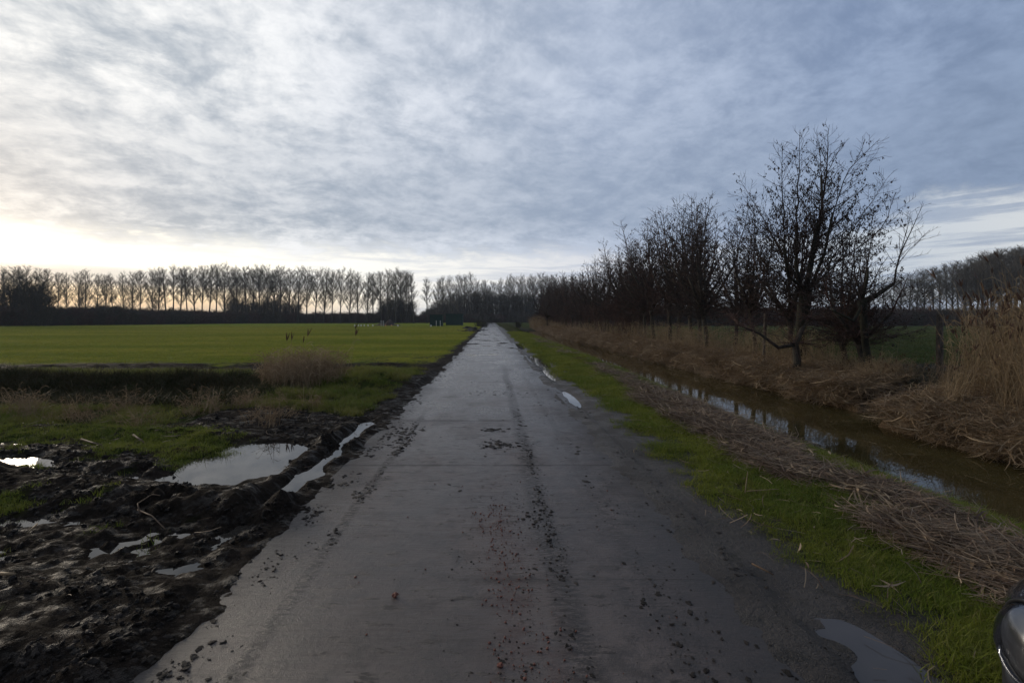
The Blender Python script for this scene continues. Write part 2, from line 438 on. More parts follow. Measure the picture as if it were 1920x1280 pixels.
# road slab: wet concrete under a film of mud
m_road, nt = mat('wet_concrete')
P = pos(nt)
sx_ = nt.n('ShaderNodeSeparateXYZ', i_0=P); X = sx_.outputs[0]; Y = sx_.outputs[1]
big = nt.noise(nt.vm('MULTIPLY', P, (1, .55, 1)), .9, 5, .6)
med = nt.noise(P, 5.5, 6, .68)
fine = nt.noise(P, 38, 4, .7)
brush = nt.noise(nt.vm('MULTIPLY', P, (2.6, 19, 1)), 1.6, 6, .68, 1.2)
base = nt.mix(nt.mr(big, .35, .65), (.060, .042, .034), (.112, .084, .070))
base = nt.mix(nt.mr(med, .44, .66), base, (.046, .034, .028))
base = nt.mix(nt.m('MULTIPLY', nt.mr(fine, .5, .72), .4), base, (.030, .024, .020))
# tyre-carried dirt along the wheel tracks and towards the right edge
def trk(c0, w0):
    dwob = nt.m('ADD', X, nt.m('MULTIPLY', nt.m('SUBTRACT', nt.noise(nt.n('ShaderNodeCombineXYZ', i_0=0.0, i_1=Y).outputs[0], .35, 2, .5), .5), .25))
    return nt.mr(nt.m('ABSOLUTE', nt.m('SUBTRACT', dwob, c0)), w0, w0 * .3)
t1 = nt.m('MULTIPLY', nt.m('MAXIMUM', trk(.44, .14), nt.m('MULTIPLY', trk(.98, .10), .7)), nt.mr(Y, 22, 12))
t2 = nt.m('MULTIPLY', trk(-1.18, .07), nt.mr(Y, 10, 7))
right = nt.mr(nt.m('ADD', X, nt.m('MULTIPLY', nt.m('SUBTRACT', big, .5), .9)), .45, 1.40)
tread = nt.mr(nt.noise(nt.vm('MULTIPLY', P, (14, 34, 1)), 1.0, 4, .7), .40, .56)
dirt = nt.m('MULTIPLY', nt.m('MAXIMUM', t1, t2), tread)
dirt2 = nt.m('MULTIPLY', right, nt.mr(nt.m('ADD', nt.m('MULTIPLY', med, .6), nt.m('MULTIPLY', fine, .4)), .42, .56))
spots = nt.mr(nt.noise(nt.vm('MULTIPLY', P, (4, 11, 1)), 1.0, 7, .74), .565, .64)
redge = nt.m('MULTIPLY', nt.mr(nt.m('ADD', X, nt.m('MULTIPLY', nt.m('SUBTRACT', med, .5), .5)), .75, 1.5), .9)
lef = nt.m('MULTIPLY', nt.mr(nt.m('ADD', X, nt.m('MULTIPLY', nt.m('SUBTRACT', med, .5), .5)), -1.15, -1.66), .85)
jy = nt.m('ABSOLUTE', nt.m('SUBTRACT', nt.m('FRACT', nt.m('DIVIDE', nt.m('SUBTRACT', Y, 3.07 - 1.2 + 24), 2.4)), .5))
joint = nt.m('MULTIPLY', nt.mr(nt.m('ADD', jy, nt.m('MULTIPLY', nt.m('SUBTRACT', med, .5), .05)), .03, .002), nt.mr(big, .42, .58))
dm = nt.m('MAXIMUM', nt.m('MAXIMUM', dirt, nt.m('MULTIPLY', dirt2, .8)), nt.m('MAXIMUM', spots, nt.m('MAXIMUM', redge, nt.m('MAXIMUM', lef, nt.m('MULTIPLY', joint, .8)))))
base = nt.mix(nt.m('MULTIPLY', dm, .85), base, (.017, .013, .011))
base = nt.mix(nt.m('MULTIPLY', nt.mr(nt.noise(nt.vm('ADD', P, (4, 9, 0)), 1.6, 5, .6), .5, .62), .45), base, (.034, .022, .018))
red = nt.m('MULTIPLY', nt.m('MULTIPLY', nt.mr(nt.m('ABSOLUTE', nt.m('SUBTRACT', nt.m('ADD', X, nt.m('MULTIPLY', Y, .09)), .42)), .34, .04), nt.m('MULTIPLY', nt.mr(Y, 1.4, 2.2), nt.mr(Y, 5.0, 3.6))), nt.mr(med, .42, .60))
base = nt.mix(nt.m('MULTIPLY', red, .45), base, (.085, .040, .030))
# damp film: far slabs hold more standing water
film = nt.mr(nt.m('ADD', nt.m('MULTIPLY', big, .7), nt.m('MULTIPLY', brush, .3)), .40, .62)
ro = nt.m('ADD', .30, nt.m('MULTIPLY', film, .28))
ro = nt.m('MULTIPLY', ro, nt.mr(Y, 4, 14, 1, .62))
ro = nt.m('ADD', ro, nt.m('MULTIPLY', dm, .16))
pl = nt.noise(nt.vm('MULTIPLY', P, (.75, .42, 1)), 1.0, 4, .55)
pool = nt.m('MULTIPLY', nt.mr(pl, .575, .60), nt.mr(Y, 12, 26))
ro = nt.mix(pool, ro, (.04, .04, .04))
base = nt.mix(nt.m('MULTIPLY', pool, .6), base, (.025, .02, .017))
h = nt.m('ADD', nt.m('ADD', nt.m('MULTIPLY', brush, .38), nt.m('MULTIPLY', med, .65)), nt.m('MULTIPLY', fine, .3))
h = nt.m('ADD', h, nt.m('MULTIPLY', dm, .2))
grain = nt.noise(P, 170, 3, .8)
base = nt.mix(nt.mr(grain, .50, .66), base, nt.mix(.62, base, (.012, .009, .008)))
base = nt.mix(nt.m('MULTIPLY', nt.mr(grain, .42, .30), .35), base, (.20, .165, .145))
h = nt.m('ADD', h, nt.m('MULTIPLY', grain, .28))
st = nt.m('MULTIPLY', .7, nt.m('SUBTRACT', 1.0, pool))
nb = bumpn(nt, h, st, .018)
out(nt, pbr(nt, base, ro, nb, .42))

m_mud, nt = mat('wet_mud')
P = pos(nt); mc, mr_, mh = mud_nodes(nt, P)
out(nt, pbr(nt, mc, nt.m('MAXIMUM', mr_, .6), bumpn(nt, nt.noise(P, 60, 4, .7), 1.0, .02), .2))

def water(name, col, ripple, sc_, ro):
    m, nt = mat(name)
    P = pos(nt)
    h = nt.m('ADD', nt.noise(nt.vm('MULTIPLY', P, (1, .6, 1)), sc_, 3, .5), nt.m('MULTIPLY', nt.noise(P, sc_ * 5, 2, .5), .2))
    cc = nt.mix(nt.mr(nt.noise(P, .8, 4, .6), .35, .65), col, tuple(v * 1.6 for v in col))
    out(nt, pbr(nt, cc, ro, bumpn(nt, h, ripple, .02), .5, IOR=1.33))
    return m
m_water = water('ditch_water', (.030, .023, .008), .10, 2.2, .015)
m_puddle = water('puddle_water', (.020, .017, .014), .02, 3.0, .02)
m_puddle2 = water('silty_puddle', (.040, .034, .030), .03, 3.0, .12)

def plantmat(name, c1, c2, c3, trans=.3, nsc=.8, rough=.6):
    m, nt = mat(name)
    rnd = nt.n('ShaderNodeObjectInfo').outputs['Random']
    P = pos(nt); nz = nt.noise(P, nsc, 4, .6)
    geo = nt.n('ShaderNodeNewGeometry')
    isl = geo.outputs['Random Per Island']
    if name == 'field_crop': nz = nt.noise(nt.vm('MULTIPLY', P, (.035, .16, 1)), 1.0, 5, .6, .2)
    c = nt.mix(nt.mr(nz, .38, .62), c1, c2)
    c = nt.mix(nt.m('MULTIPLY', nt.mr(isl, .55, 1.0, 0, 1, False), .8), c, c3)
    c = nt.mix(nt.m('MULTIPLY', rnd, .35), c, tuple(v * .45 for v in c1))
    a = pbr(nt, c, rough, None, .12)
    if trans:
        t = nt.n('ShaderNodeBsdfTranslucent', i_Color=c)
        a = nt.n('ShaderNodeMixShader', i_0=trans, i_1=a, i_2=t.outputs[0]).outputs[0]
    out(nt, a)
    return m
m_grass = plantmat('verge_grass', (.115, .155, .016), (.20, .215, .026), (.25, .22, .07), .4)
m_rough = plantmat('rough_grass', (.125, .165, .018), (.215, .20, .045), (.185, .140, .065), .35)
m_crop = plantmat('field_crop', (.195, .225, .028), (.33, .31, .050), (.24, .21, .06), .4, .15)
m_pasture = plantmat('pasture_tufts', (.055, .085, .020), (.095, .110, .032), (.11, .09, .045), .3, .5)
m_straw = plantmat('dead_straw', (.185, .122, .070), (.27, .185, .108), (.44, .33, .20), .2, 1.5)
m_litter = plantmat('cut_reed_litter', (.085, .052, .034), (.175, .118, .075), (.38, .28, .18), .12, 5)
m_reed = plantmat('standing_reed', (.20, .140, .080), (.26, .185, .105), (.36, .28, .17), .3, .9)
m_plume = plantmat('reed_plume', (.075, .042, .028), (.095, .055, .036), (.12, .07, .045), .2)
m_weed = plantmat('dark_weed', (.030, .034, .010), (.050, .042, .016), (.085, .060, .030), .2)
m_cone = plantmat('alder_cones', (.022, .015, .012), (.034, .022, .017), (.045, .028, .020), 0)
m_leafdry = plantmat('dry_reed_leaf', (.25, .17, .095), (.30, .21, .12), (.34, .25, .15), .15)

def barkmat(name, c1, c2, sc_=6):
    m, nt = mat(name); P = pos(nt)
    a = nt.noise(nt.vm('MULTIPLY', P, (1, 1, .35)), sc_, 5, .65)
    out(nt, pbr(nt, nt.mix(nt.mr(a, .35, .65), c1, c2), .85, bumpn(nt, a, .8, .03), .2))
    return m
m_bark = barkmat('alder_bark', (.022, .018, .014), (.055, .046, .034), 9)
m_moss = barkmat('mossy_bark', (.013, .012, .008), (.028, .026, .015), 7)
m_twig = barkmat('alder_twig', (.026, .019, .016), (.050, .036, .030), 9)
m_redtwig = barkmat('red_twig', (.048, .026, .021), (.078, .044, .035), 2)
m_poplar = barkmat('poplar_bark', (.036, .034, .028), (.065, .060, .050), 1.2)
m_poptwig = barkmat('poplar_twig', (.070, .062, .050), (.105, .092, .072), 1.2)
m_thick = barkmat('thicket_twig', (.034, .031, .022), (.062, .055, .038), .6)
m_post = barkmat('weathered_post', (.045, .036, .028), (.105, .085, .068), 11)
m_heap = barkmat('dung_heap', (.030, .020, .015), (.075, .050, .036), 2.5)

def flat(name, col, rough=.5, spec=.5, **kw):
    m, nt = mat(name); P = pos(nt)
    a = nt.noise(P, 6, 4, .6)
    c = nt.mix(nt.mr(a, .3, .7), tuple(v * .85 for v in col), tuple(min(1, v * 1.1) for v in col))
    out(nt, pbr(nt, c, rough, None, spec, **kw)); return m
m_shed = flat('green_sheet_metal', (.018, .042, .036), .8, .1)
m_white = flat('white_plastic', (.62, .60, .55), .5)
m_orange = flat('orange_plastic', (.45, .20, .05), .5)
m_brick = flat('brick_red', (.135, .042, .024), .75)
m_wire = flat('rusty_wire', (.06, .05, .045), .6)
m_paint = flat('navy_car_paint', (.010, .014, .024), .22, .6, Coat_Weight=.8, Coat_Roughness=.05)
m_black = flat('black_plastic', (.006, .006, .007), .45)
m_tyre = flat('tyre_rubber', (.012, .012, .012), .8)
m_rim = flat('wheel_metal', (.35, .35, .36), .3, .5, Metallic=1.0)
m_chrome = flat('chrome', (.6, .61, .63), .2, .5, Metallic=1.0)
m_bowl = flat('lamp_bowl', (.045, .047, .052), .4, .5, Metallic=.2)
m_glass, nt = mat('lamp_glass')
g_ = nt.n('ShaderNodeBsdfGlossy'); g_.inputs['Roughness'].default_value = .16; g_.inputs['Color'].default_value = (.9, .93, 1, 1)
t_ = nt.n('ShaderNodeBsdfTransparent'); t_.inputs['Color'].default_value = (.78, .80, .84, 1)
fr = nt.n('ShaderNodeFresnel'); fr.inputs['IOR'].default_value = 1.5
out(nt, nt.n('ShaderNodeMixShader', i_0=nt.m('ADD', fr.outputs[0], .05), i_1=t_.outputs[0], i_2=g_.outputs[0]).outputs[0])
m_win = flat('car_window', (.01, .012, .014), .05, .8)

# ------------------------------------------------------------------ ground sheet
def axis(lo, hi, core_lo, core_hi, step, grow):
    a = list(np.arange(core_lo, core_hi, step))
    s = step; v = a[-1]
    while v < hi:
        s *= grow; s = min(s, 400); v += s; a.append(v)
    s = step; v = a[0]; b = []
    while v > lo:
        s *= grow; s = min(s, 400); v -= s; b.append(v)
    return np.array(b[::-1] + a)
gx = axis(-2600, 2600, -5.2, 4.6, .034, 1.030)
gy = axis(-300, 3200, 1.3, 7.2, .034, 1.023)
GX, GY = np.meshgrid(gx, gy)
GZ = Hs(GX, GY)
nx, ny = len(gx), len(gy)
idx = np.arange(nx * ny).reshape(ny, nx)
Fq = np.stack([idx[:-1, :-1], idx[:-1, 1:], idx[1:, 1:], idx[1:, :-1]], -1).reshape(-1, 4)
me = mesh_from('ground', np.stack([GX, GY, GZ], -1).reshape(-1, 3), Fq, m_ground, smooth=True)
g, f, l, f2 = masks(GX, GY)
ca = me.attributes.new('mask', 'FLOAT_COLOR', 'POINT')
ca.data.foreach_set('color', np.stack([g, f, l, f2], -1).astype(np.float32).ravel())
structure(link('ground', me), 'muddy ground with grass verge, drainage ditches and green fields')
print('ground', nx, ny, nx * ny)

# ------------------------------------------------------------------ road: separate concrete slabs near, one sheet far
road = bpy.data.objects.new('road', None); sc.collection.objects.link(road)
structure(road, 'wet concrete slab road coated with mud running straight to the horizon')
SL = 2.4; y0 = 3.07 - 3 * SL
def grid_slab(x0, x1, ya, yb, n, m, z0, tilt, thick, rag):
    V = []; xs = np.linspace(x0, x1, n); ys = np.linspace(ya, yb, m)
    for j, y in enumerate(ys):
        for i, x in enumerate(xs):
            xx = x
            if i in (0, n - 1):
                xx += rag * (float(fbm(np.array([y * 3.]), np.array([x * 5.]), 3, 140)[0]) - .5)
            z = z0 + tilt[0] * x + tilt[1] * (y - ya) + .006 * (float(fbm(np.array([x * 2.]), np.array([y * 2.]), 2, 150)[0]) - .5)
            V.append((xx, y, z))
    Fc = [(j * n + i, j * n + i + 1, (j + 1) * n + i + 1, (j + 1) * n + i) for j in range(m - 1) for i in range(n - 1)]
    # skirts
    rim = [i for i in range(n)] + [(j + 1) * n - 1 for j in range(1, m)] + [(m - 1) * n + i for i in range(n - 2, -1, -1)] + [j * n for j in range(m - 2, 0, -1)]
    b = len(V)
    V += [(V[i][0], V[i][1], V[i][2] - thick) for i in rim]
    k = len(rim)
    Fc += [(rim[(i + 1) % k], rim[i], b + i, b + (i + 1) % k) for i in range(k)]
    return V, Fc
for i in range(17):
    ya = y0 + i * SL
    t = (random.uniform(-.0006, .0006), random.uniform(-.0004, .0004))
    V, Fc = grid_slab(-1.66, 1.58, ya + .0005, ya + SL - .0005, 14, 12, random.uniform(-.001, .001), t, .12, .10)
    o = link('concrete_slab', mesh_from('concrete_slab', V, Fc, m_road, smooth=False), road)
yfar = y0 + 17 * SL
V, Fc = grid_slab(-1.62, 1.50, yfar + .01, 420, 14, 260, 0.0, (0, 0), .12, .22)
link('far_paving', mesh_from('far_paving', V, Fc, m_road), road)

# ------------------------------------------------------------------ water
def sheet(name, pts, z, m):
    return link(name, mesh_from(name, [(x, y, z) for x, y in pts], [tuple(range(len(pts)))], m))
structure(sheet('ditch_water', [(4.7, -12), (10.2, -12), (10.2, 9.0), (34, 9.0), (34, 12.6), (10.2, 12.6), (10.2, 98), (4.7, 98)], WATER_Z, m_water), 'brown still water in the ditch beside the road')
structure(sheet('puddle_water', [(-16, .8), (-1.66, .8), (-1.66, 9.9), (-5, 9.0), (-5, 8.0), (-16, 8.0)], PUD, m_puddle), 'rainwater standing in the churned mud left of the road')
structure(sheet('silty_puddle_water', [(1.4, .5), (2.35, .5), (2.35, 3.6), (1.4, 3.6)], -.016, m_puddle2), 'silty puddle along the right edge of the road')
structure(sheet('puddle_water', [(1.54, 8.6), (2.4, 8.6), (2.7, 40), (1.54, 40)], -.030, m_puddle), 'puddles on the verge along the right slab edge')
structure(sheet('puddle_water', [(-40, 15.6), (-2.6, 15.6), (-2.6, 17.6), (-40, 17.6)], -.105, m_puddle), 'water lying in the muddy field track')

# ------------------------------------------------------------------ scattering (geometry nodes) for what nobody could count
def make_group():
    ng = bpy.data.node_groups.new('scatter', 'GeometryNodeTree')
    ng.interface.new_socket('Geometry', in_out='INPUT', socket_type='NodeSocketGeometry')
    ng.interface.new_socket('Protos', in_out='INPUT', socket_type='NodeSocketCollection')
    ng.interface.new_socket('Geometry', in_out='OUTPUT', socket_type='NodeSocketGeometry')
    N = ng.nodes.new; L = ng.links.new
    gi = N('NodeGroupInput'); go = N('NodeGroupOutput')
    ci = N('GeometryNodeCollectionInfo'); ci.inputs['Separate Children'].default_value = True; ci.inputs['Reset Children'].default_value = True
    ip = N('GeometryNodeInstanceOnPoints'); ip.inputs['Pick Instance'].default_value = True
    def attr(nm, t):
        a = N('GeometryNodeInputNamedAttribute'); a.data_type = t; a.inputs['Name'].default_value = nm
        return a.outputs['Attribute']
    L(gi.outputs[1], ci.inputs[0]); L(gi.outputs[0], ip.inputs['Points'])
    L(ci.outputs[0], ip.inputs['Instance'])
    L(attr('idx', 'INT'), ip.inputs['Instance Index'])
    e = N('FunctionNodeEulerToRotation'); L(attr('rot', 'FLOAT_VECTOR'), e.inputs[0]); L(e.outputs[0], ip.inputs['Rotation'])
    L(attr('scl', 'FLOAT_VECTOR'), ip.inputs['Scale'])
    L(ip.outputs[0], go.inputs[0])
    return ng
NG = make_group()
def protos(name, meshes):
    c = bpy.data.collections.new(name)
    for i, m in enumerate(meshes):
        o = bpy.data.objects.new(f'{name}_{i:02d}', m); c.objects.link(o)
    return c
def scatter(name, pts, rot, scl, coll, label):
    pts = np.asarray(pts, np.float32); n = len(pts)
    me = bpy.data.meshes.new(name); me.vertices.add(n); me.vertices.foreach_set('co', pts.ravel())
    a = me.attributes.new('rot', 'FLOAT_VECTOR', 'POINT'); a.data.foreach_set('vector', np.asarray(rot, np.float32).ravel())
    s = np.asarray(scl, np.float32)
    if s.ndim == 1: s = np.stack([s, s, s], -1)
    a = me.attributes.new('scl', 'FLOAT_VECTOR', 'POINT'); a.data.foreach_set('vector', s.ravel())
    a = me.attributes.new('idx', 'INT', 'POINT'); a.data.foreach_set('value', rng.integers(0, len(coll.objects), n).astype(np.int32))
    o = link(name, me); md = o.modifiers.new('scatter', 'NODES'); md.node_group = NG
    md[NG.interface.items_tree['Protos'].identifier] = coll
    tag(o, label, kind='stuff'); print('scatter', name, n)
    return o

def blades(n, rad, h0, h1, wid, lean, mat_, seg=2, curl=.5, seed=0, name='tuft'):
    r = random.Random(seed); V = []; Fc = []
    for _ in range(n):
        a = r.random() * 6.283; d = rad * math.sqrt(r.random())
        p = Vector((math.cos(a) * d, math.sin(a) * d, -.01)); hgt = r.uniform(h0, h1)
        la = r.random() * 6.283; ln = lean * r.random() * hgt
        side = Vector((math.cos(la + 1.57 + r.uniform(-.6, .6)), math.sin(la + 1.57), 0)).normalized() * wid * r.uniform(.6, 1.2)
        b = len(V)
        for s in range(seg + 1):
            t = s / seg
            c = p + Vector((math.cos(la), math.sin(la), 0)) * ln * t ** (1 + curl) + Vector((0, 0, hgt * (t - curl * .35 * t * t)))
            wv_ = side * (1 - t * .92)
            V += [c - wv_, c + wv_]
        for s in range(seg):
            i = b + 2 * s; Fc.append((i, i + 1, i + 3, i + 2))
    return mesh_from(name, V, Fc, mat_)
def straws(n, rad, L0, L1, wid, mat_, seed=0, lift=.12, along=None, leafy=.2, name='straws', thick=.1):
    """tangle of lying straws; along = (direction angle, spread)"""
    r = random.Random(seed); V = []; Fc = []
    for _ in range(n):
        a = r.random() * 6.283; d = rad * math.sqrt(r.random())
        c = Vector((math.cos(a) * d, math.sin(a) * d, r.random() * thick))
        th = r.random() * 6.283 if along is None else along[0] + r.gauss(0, along[1])
        L = r.uniform(L0, L1); inc = r.gauss(0, lift)
        u = Vector((math.cos(th) * math.cos(inc), math.sin(th) * math.cos(inc), math.sin(inc)))
        side = u.cross(Vector((r.gauss(0, .4), r.gauss(0, .4), 1))).normalized()
        leaf = r.random() < leafy
        wd = wid * (r.uniform(1.5, 3) if leaf else r.uniform(.6, 1.2)); bend = r.gauss(0, .12) * L
        b = len(V); sg = 3
        for s in range(sg + 1):
            t = s / sg
            q_ = c + u * L * (t - .5) + side * bend * (t - .5) ** 2 * 4 + Vector((0, 0, -.25 * L * (t - .5) ** 2 * abs(r.gauss(0, .7))))
            k = (1 - abs(2 * t - 1) ** 2 * .9) if leaf else 1
            V += [q_ - side * wd * k, q_ + side * wd * k]
        for s in range(sg):
            i = b + 2 * s; Fc.append((i, i + 1, i + 3, i + 2))
    return mesh_from(name, V, Fc, mat_)
def reeds(n, rad, h0, h1, wid, lean, plume, seed=0, leaf=.8, name='reed_clump', m=None):
    r = random.Random(seed); V = []; Fc = []; mi = []
    def rib(P, ws, k):
        b = len(V)
        d = (P[-1] - P[0]).normalized(); sd_ = d.cross(Vector((r.gauss(0, 1), r.gauss(0, 1), .1))).normalized()
        for p, w_ in zip(P, ws): V.extend([p - sd_ * w_, p + sd_ * w_])
        for s in range(len(P) - 1):
            i = b + 2 * s; Fc.append((i, i + 1, i + 3, i + 2)); mi.append(k)
    for _ in range(n):
        a = r.random() * 6.283; d = rad * math.sqrt(r.random())
        p = Vector((math.cos(a) * d, math.sin(a) * d, -.02)); hgt = r.uniform(h0, h1)
        lx = lean[0] + r.gauss(0, lean[2]); ly = lean[1] + r.gauss(0, lean[2])
        P = [p + Vector((lx * hgt * t ** 1.35, ly * hgt * t ** 1.35, hgt * t)) for t in (0, .33, .66, 1)]
        rib(P, [wid, wid * .9, wid * .7, wid * .4], 0)
        for _ in range(3):
            if r.random() < leaf:
                t = r.uniform(.3, .95); b0 = p + Vector((lx * hgt * t ** 1.35, ly * hgt * t ** 1.35, hgt * t))
                la = r.gauss(0, 1.2) + math.atan2(ly, lx + 1e-6); L = r.uniform(.15, .38)
                dv = Vector((math.cos(la), math.sin(la), 0)) * L
                rib([b0, b0 + dv * .5 + Vector((0, 0, L * .35)), b0 + dv + Vector((0, 0, L * r.uniform(-.2, .4)))], [wid * .8, wid * 1.5, wid * .2], 0)
        if r.random() < plume:
            t0 = P[-1]; L = r.uniform(.14, .24); dr = Vector((lx + .2, ly, 1)).normalized()
            for j in range(3):
                e = t0 + dr * L * .9 + Vector((r.gauss(0, .03), r.gauss(0, .03), 0))
                rib([t0, t0.lerp(e, .4), e], [.004, .015, .004], 1)
    return mesh_from(name, V, Fc, [m or m_reed, m_plume], mi)

def rot0(n, tilt=.15):
    return np.stack([rng.normal(0, tilt, n), rng.normal(0, tilt, n), rng.uniform(0, 6.283, n)], -1)
def sample(n, x0, x1, ya, yb, fn, power=1.0):
    """random points, denser towards the near end, kept with probability fn"""
    u = rng.random(n)
    y = ya * (yb / ya) ** u if power == 0 else ya + (yb - ya) * u ** power
    x = rng.uniform(x0, x1, n)
    p = fn(x, y); k = rng.random(n) < p
    return x[k], y[k]

P_grass = protos('grass_tuft', [blades(26, .075, .02, .065, .0028, 1.6, m_grass, 2, .6, s) for s in range(5)])
P_rough = protos('rough_tuft', [blades(30, .13, .06, .20, .0045, 1.4, m_rough, 3, .6, 20 + s) for s in range(5)])
P_crop = protos('crop_tuft', [blades(24, .22, .03, .075, .007, 1.2, m_crop, 2, .5, 30 + s) for s in range(4)])
P_past = protos('pasture_tuft', [blades(26, .22, .03, .12, .011, 1.3, m_pasture, 2, .6, 40 + s) for s in range(4)])
P_weed = protos('weed', [blades(34, .22, .10, .42, .010, 1.3, m_weed, 3, .6, 50 + s) for s in range(4)])

# verge on the right of the road
gfun = lambda x, y: masks(x, y)[0] * (x > 0)
x, y = sample(60000, 1.9, 5.45, 1.0, 60, gfun, 0)
sc_ = (.75 + .5 * rng.random(len(x))) * np.clip(.8 + y / 18, .85, 2.8) * np.where(fbm(x * 1.5, y * 1.5, 3, 200) > .5, 1.15, .75)
scatter('verge_grass', np.stack([x, y, Hs(x, y)], -1), rot0(len(x)), sc_, P_grass, 'short green grass on the verge between road and ditch')
# grass on the left: patches in the mud, ditch rims, hump
lf = lambda x, y: masks(x, y)[0] * (x < 0) * (y < 15.6)
x, y = sample(46000, -15, -1.8, 2.4, 15.7, lf, 0)
dith = (y > 9.0) & (y < 14.3) & (x < -5.6)
keep = ~dith; xs_, ys_ = x[keep], y[keep]
lowm = ys_ < 7.5
a_, b_ = xs_[lowm], ys_[lowm]
scatter('mud_grass', np.stack([a_, b_, Hs(a_, b_)], -1), rot0(len(a_)), .8 + .6 * rng.random(len(a_)), P_grass, 'thin grass growing in patches on the churned mud')
a_, b_ = xs_[~lowm], ys_[~lowm]
s_ = (.45 + .6 * rng.random(len(a_)) * fbm(a_ * 1.2, b_ * 1.2, 3, 210) * 2)
kk = rng.random(len(a_)) < ss(fbm(a_ * 1.6, b_ * 1.8, 4, 215, .6), .33, .52) + .15 * (b_ > 14)
a_, b_, s_ = a_[kk], b_[kk], s_[kk]
scatter('rough_grass', np.stack([a_, b_, Hs(a_, b_)], -1), rot0(len(a_)), s_, P_rough, 'rough yellow green grass on the rim of the left ditch')
x = rng.uniform(-17, -4.6, 5200); y = rng.uniform(9.0, 14.4, 5200)
scatter('ditch_weeds', np.stack([x, y, Hs(x, y)], -1), rot0(len(x), .35), .45 + .6 * rng.random(len(x)), P_weed, 'dark matted weeds on the banks of the left ditch')
x, y = sample(5200, 2.3, 5.4, 1.2, 60, lambda x, y: masks(x, y)[0] * (x > 0) * np.maximum(ss(x, 4.0, 4.5), ss(fbm(x * 1.4, y * 1.4, 3, 250), .52, .66) * .5), 0)
scatter('verge_tufts', np.stack([x, y, Hs(x, y)], -1), rot0(len(x)), .35 + .4 * rng.random(len(x)), P_rough, 'longer grass tufts on the verge and ditch rim')
x, y = sample(230, -16, -3.2, 7.4, 9.0, lambda x, y: ss(fbm(x * 1.1, y * 1.5, 3, 218), .42, .58), 1)
scatter('dead_stems', np.stack([x, y, Hs(x, y)], -1), rot0(len(x), .3), .16 + .22 * rng.random(len(x)), protos('dead_stem', [reeds(22, .5, .6, 1.35, .008, (.08, .0, .35), .0, 350 + s, .8, m=m_straw) for s in range(3)]), 'brown dead stems along the near rim of the left ditch')
# crop on the big field
ff = lambda x, y: masks(x, y)[1]
x, y = sample(110000, -120, -1.9, 17.4, 130, lambda x, y: ff(x, y) * ss(y, 130, 60), 0)
keep = x > -1.25 * y; x, y = x[keep], y[keep]
rs = np.where(y < 34, .42, .9)
y = np.where((y < 60) & (rng.random(len(y)) < .35), np.round((y + .02 * x) / rs) * rs - .02 * x + rng.normal(0, .07, len(y)), y)
scatter('field_crop', np.stack([x, y, Hs(x, y)], -1), rot0(len(x)), np.clip(.7 + y / 60, .8, 2.6) * (.7 + .6 * rng.random(len(x))), P_crop, 'young green winter crop on the large field')
# pasture right
f3 = lambda x, y: masks(x, y)[3]
x, y = sample(26000, 11, 90, 16.5, 70, f3, 0)
keep = x < 1.35 * y; x, y = x[keep], y[keep]
scatter('pasture_grass', np.stack([x, y, Hs(x, y)], -1), rot0(len(x)), np.clip(.6 + y / 45, .9, 2) * (.6 + .7 * rng.random(len(x))), P_past, 'dull tussocky pasture beyond the alders')

# straw mat on the far bank
P_mat = protos('straw_mat', [straws(115, .42, .15, .55, .0034, m_straw, 60 + s, .28, None, .18, thick=.14) for s in range(6)])
xs_, ys_ = [], []
def bank(n, xa, xb, ya, yb, pw=0):
    x, y = sample(n, xa, xb, ya, yb, lambda x, y: masks(x, y)[2] * 0 + 1, pw); xs_.append(x); ys_.append(y)
bank(1500, 8.50, 9.75, 11.5, 90)
bank(420, 8.45, 8.85, 11.5, 60)
bank(700, 7.80, 10.6, 4.2, 9.65)
bank(120, 7.75, 8.15, 4.2, 9.6)
bank(330, 9.8, 14.0, 11.4, 15.6)
x = np.concatenate(xs_); y = np.concatenate(ys_)
z = Hs(x, y) + .02 + .10 * rng.random(len(x)) * ss(x, 8.2, 9)
drk = (x > 9.75) & (y > 11)
scatter('straw_mat', np.stack([x, y, z], -1)[~drk], rot0(len(x), .2)[~drk], (np.clip(.75 + y / 40, .8, 2) * (.8 + .4 * rng.random(len(x))))[~drk], P_mat, 'flattened brown reed straw covering the far ditch bank')
P_dmat = protos('bent_grass', [straws(80, .45, .3, .8, .004, m_weed, 160 + s, .2, (0.3, .5), .1, thick=.12) for s in range(3)])
scatter('bent_grass', np.stack([x, y, z], -1)[drk], rot0(len(x), .15)[drk] * np.array([1, 1, .12]), 1 + .3 * rng.random(len(x))[drk], P_dmat, 'dark bent grass on the slope of the side ditch')
# overhanging ends at the lip
# cut reed litter on the near bank
P_lit = protos('reed_litter', [straws(70, .26, .15, .62, .0030, m_litter, 70 + s,   .16, (1.85, .95), .16, thick=.07) for s in range(6)])
x, y = sample(2300, 2.95, 3.95, 1.6, 45, lambda x, y: ss(fbm(x * 1.6, y * .9, 3, 220), .28, .50) * ss(x + .5 * (fbm(y * .8, y * 0, 2, 221) - .5), np.interp(y, [3.6, 4.6, 9, 10.5], [3.2, 3.0, 3.0, 3.3]), np.interp(y, [3.6, 4.6, 9, 10.5], [3.45, 3.2, 3.2, 3.5])) * ss(x + .3 * (fbm(y * .8, y * 0, 2, 222) - .5), 3.95, 3.75) * np.interp(y, [9, 12, 20, 45], [1, .35, .2, .12]), 0)
scatter('reed_litter', np.stack([x, y, Hs(x, y) + -.01 + .05 * rng.random(len(x))], -1), np.stack([rng.normal(0, .1, len(x)), rng.normal(0, .1, len(x)), rng.normal(0, .45, len(x))], -1), np.clip(.8 + y / 40, .8, 1.6), P_lit, 'long heap of cut reed stems lying on the verge')
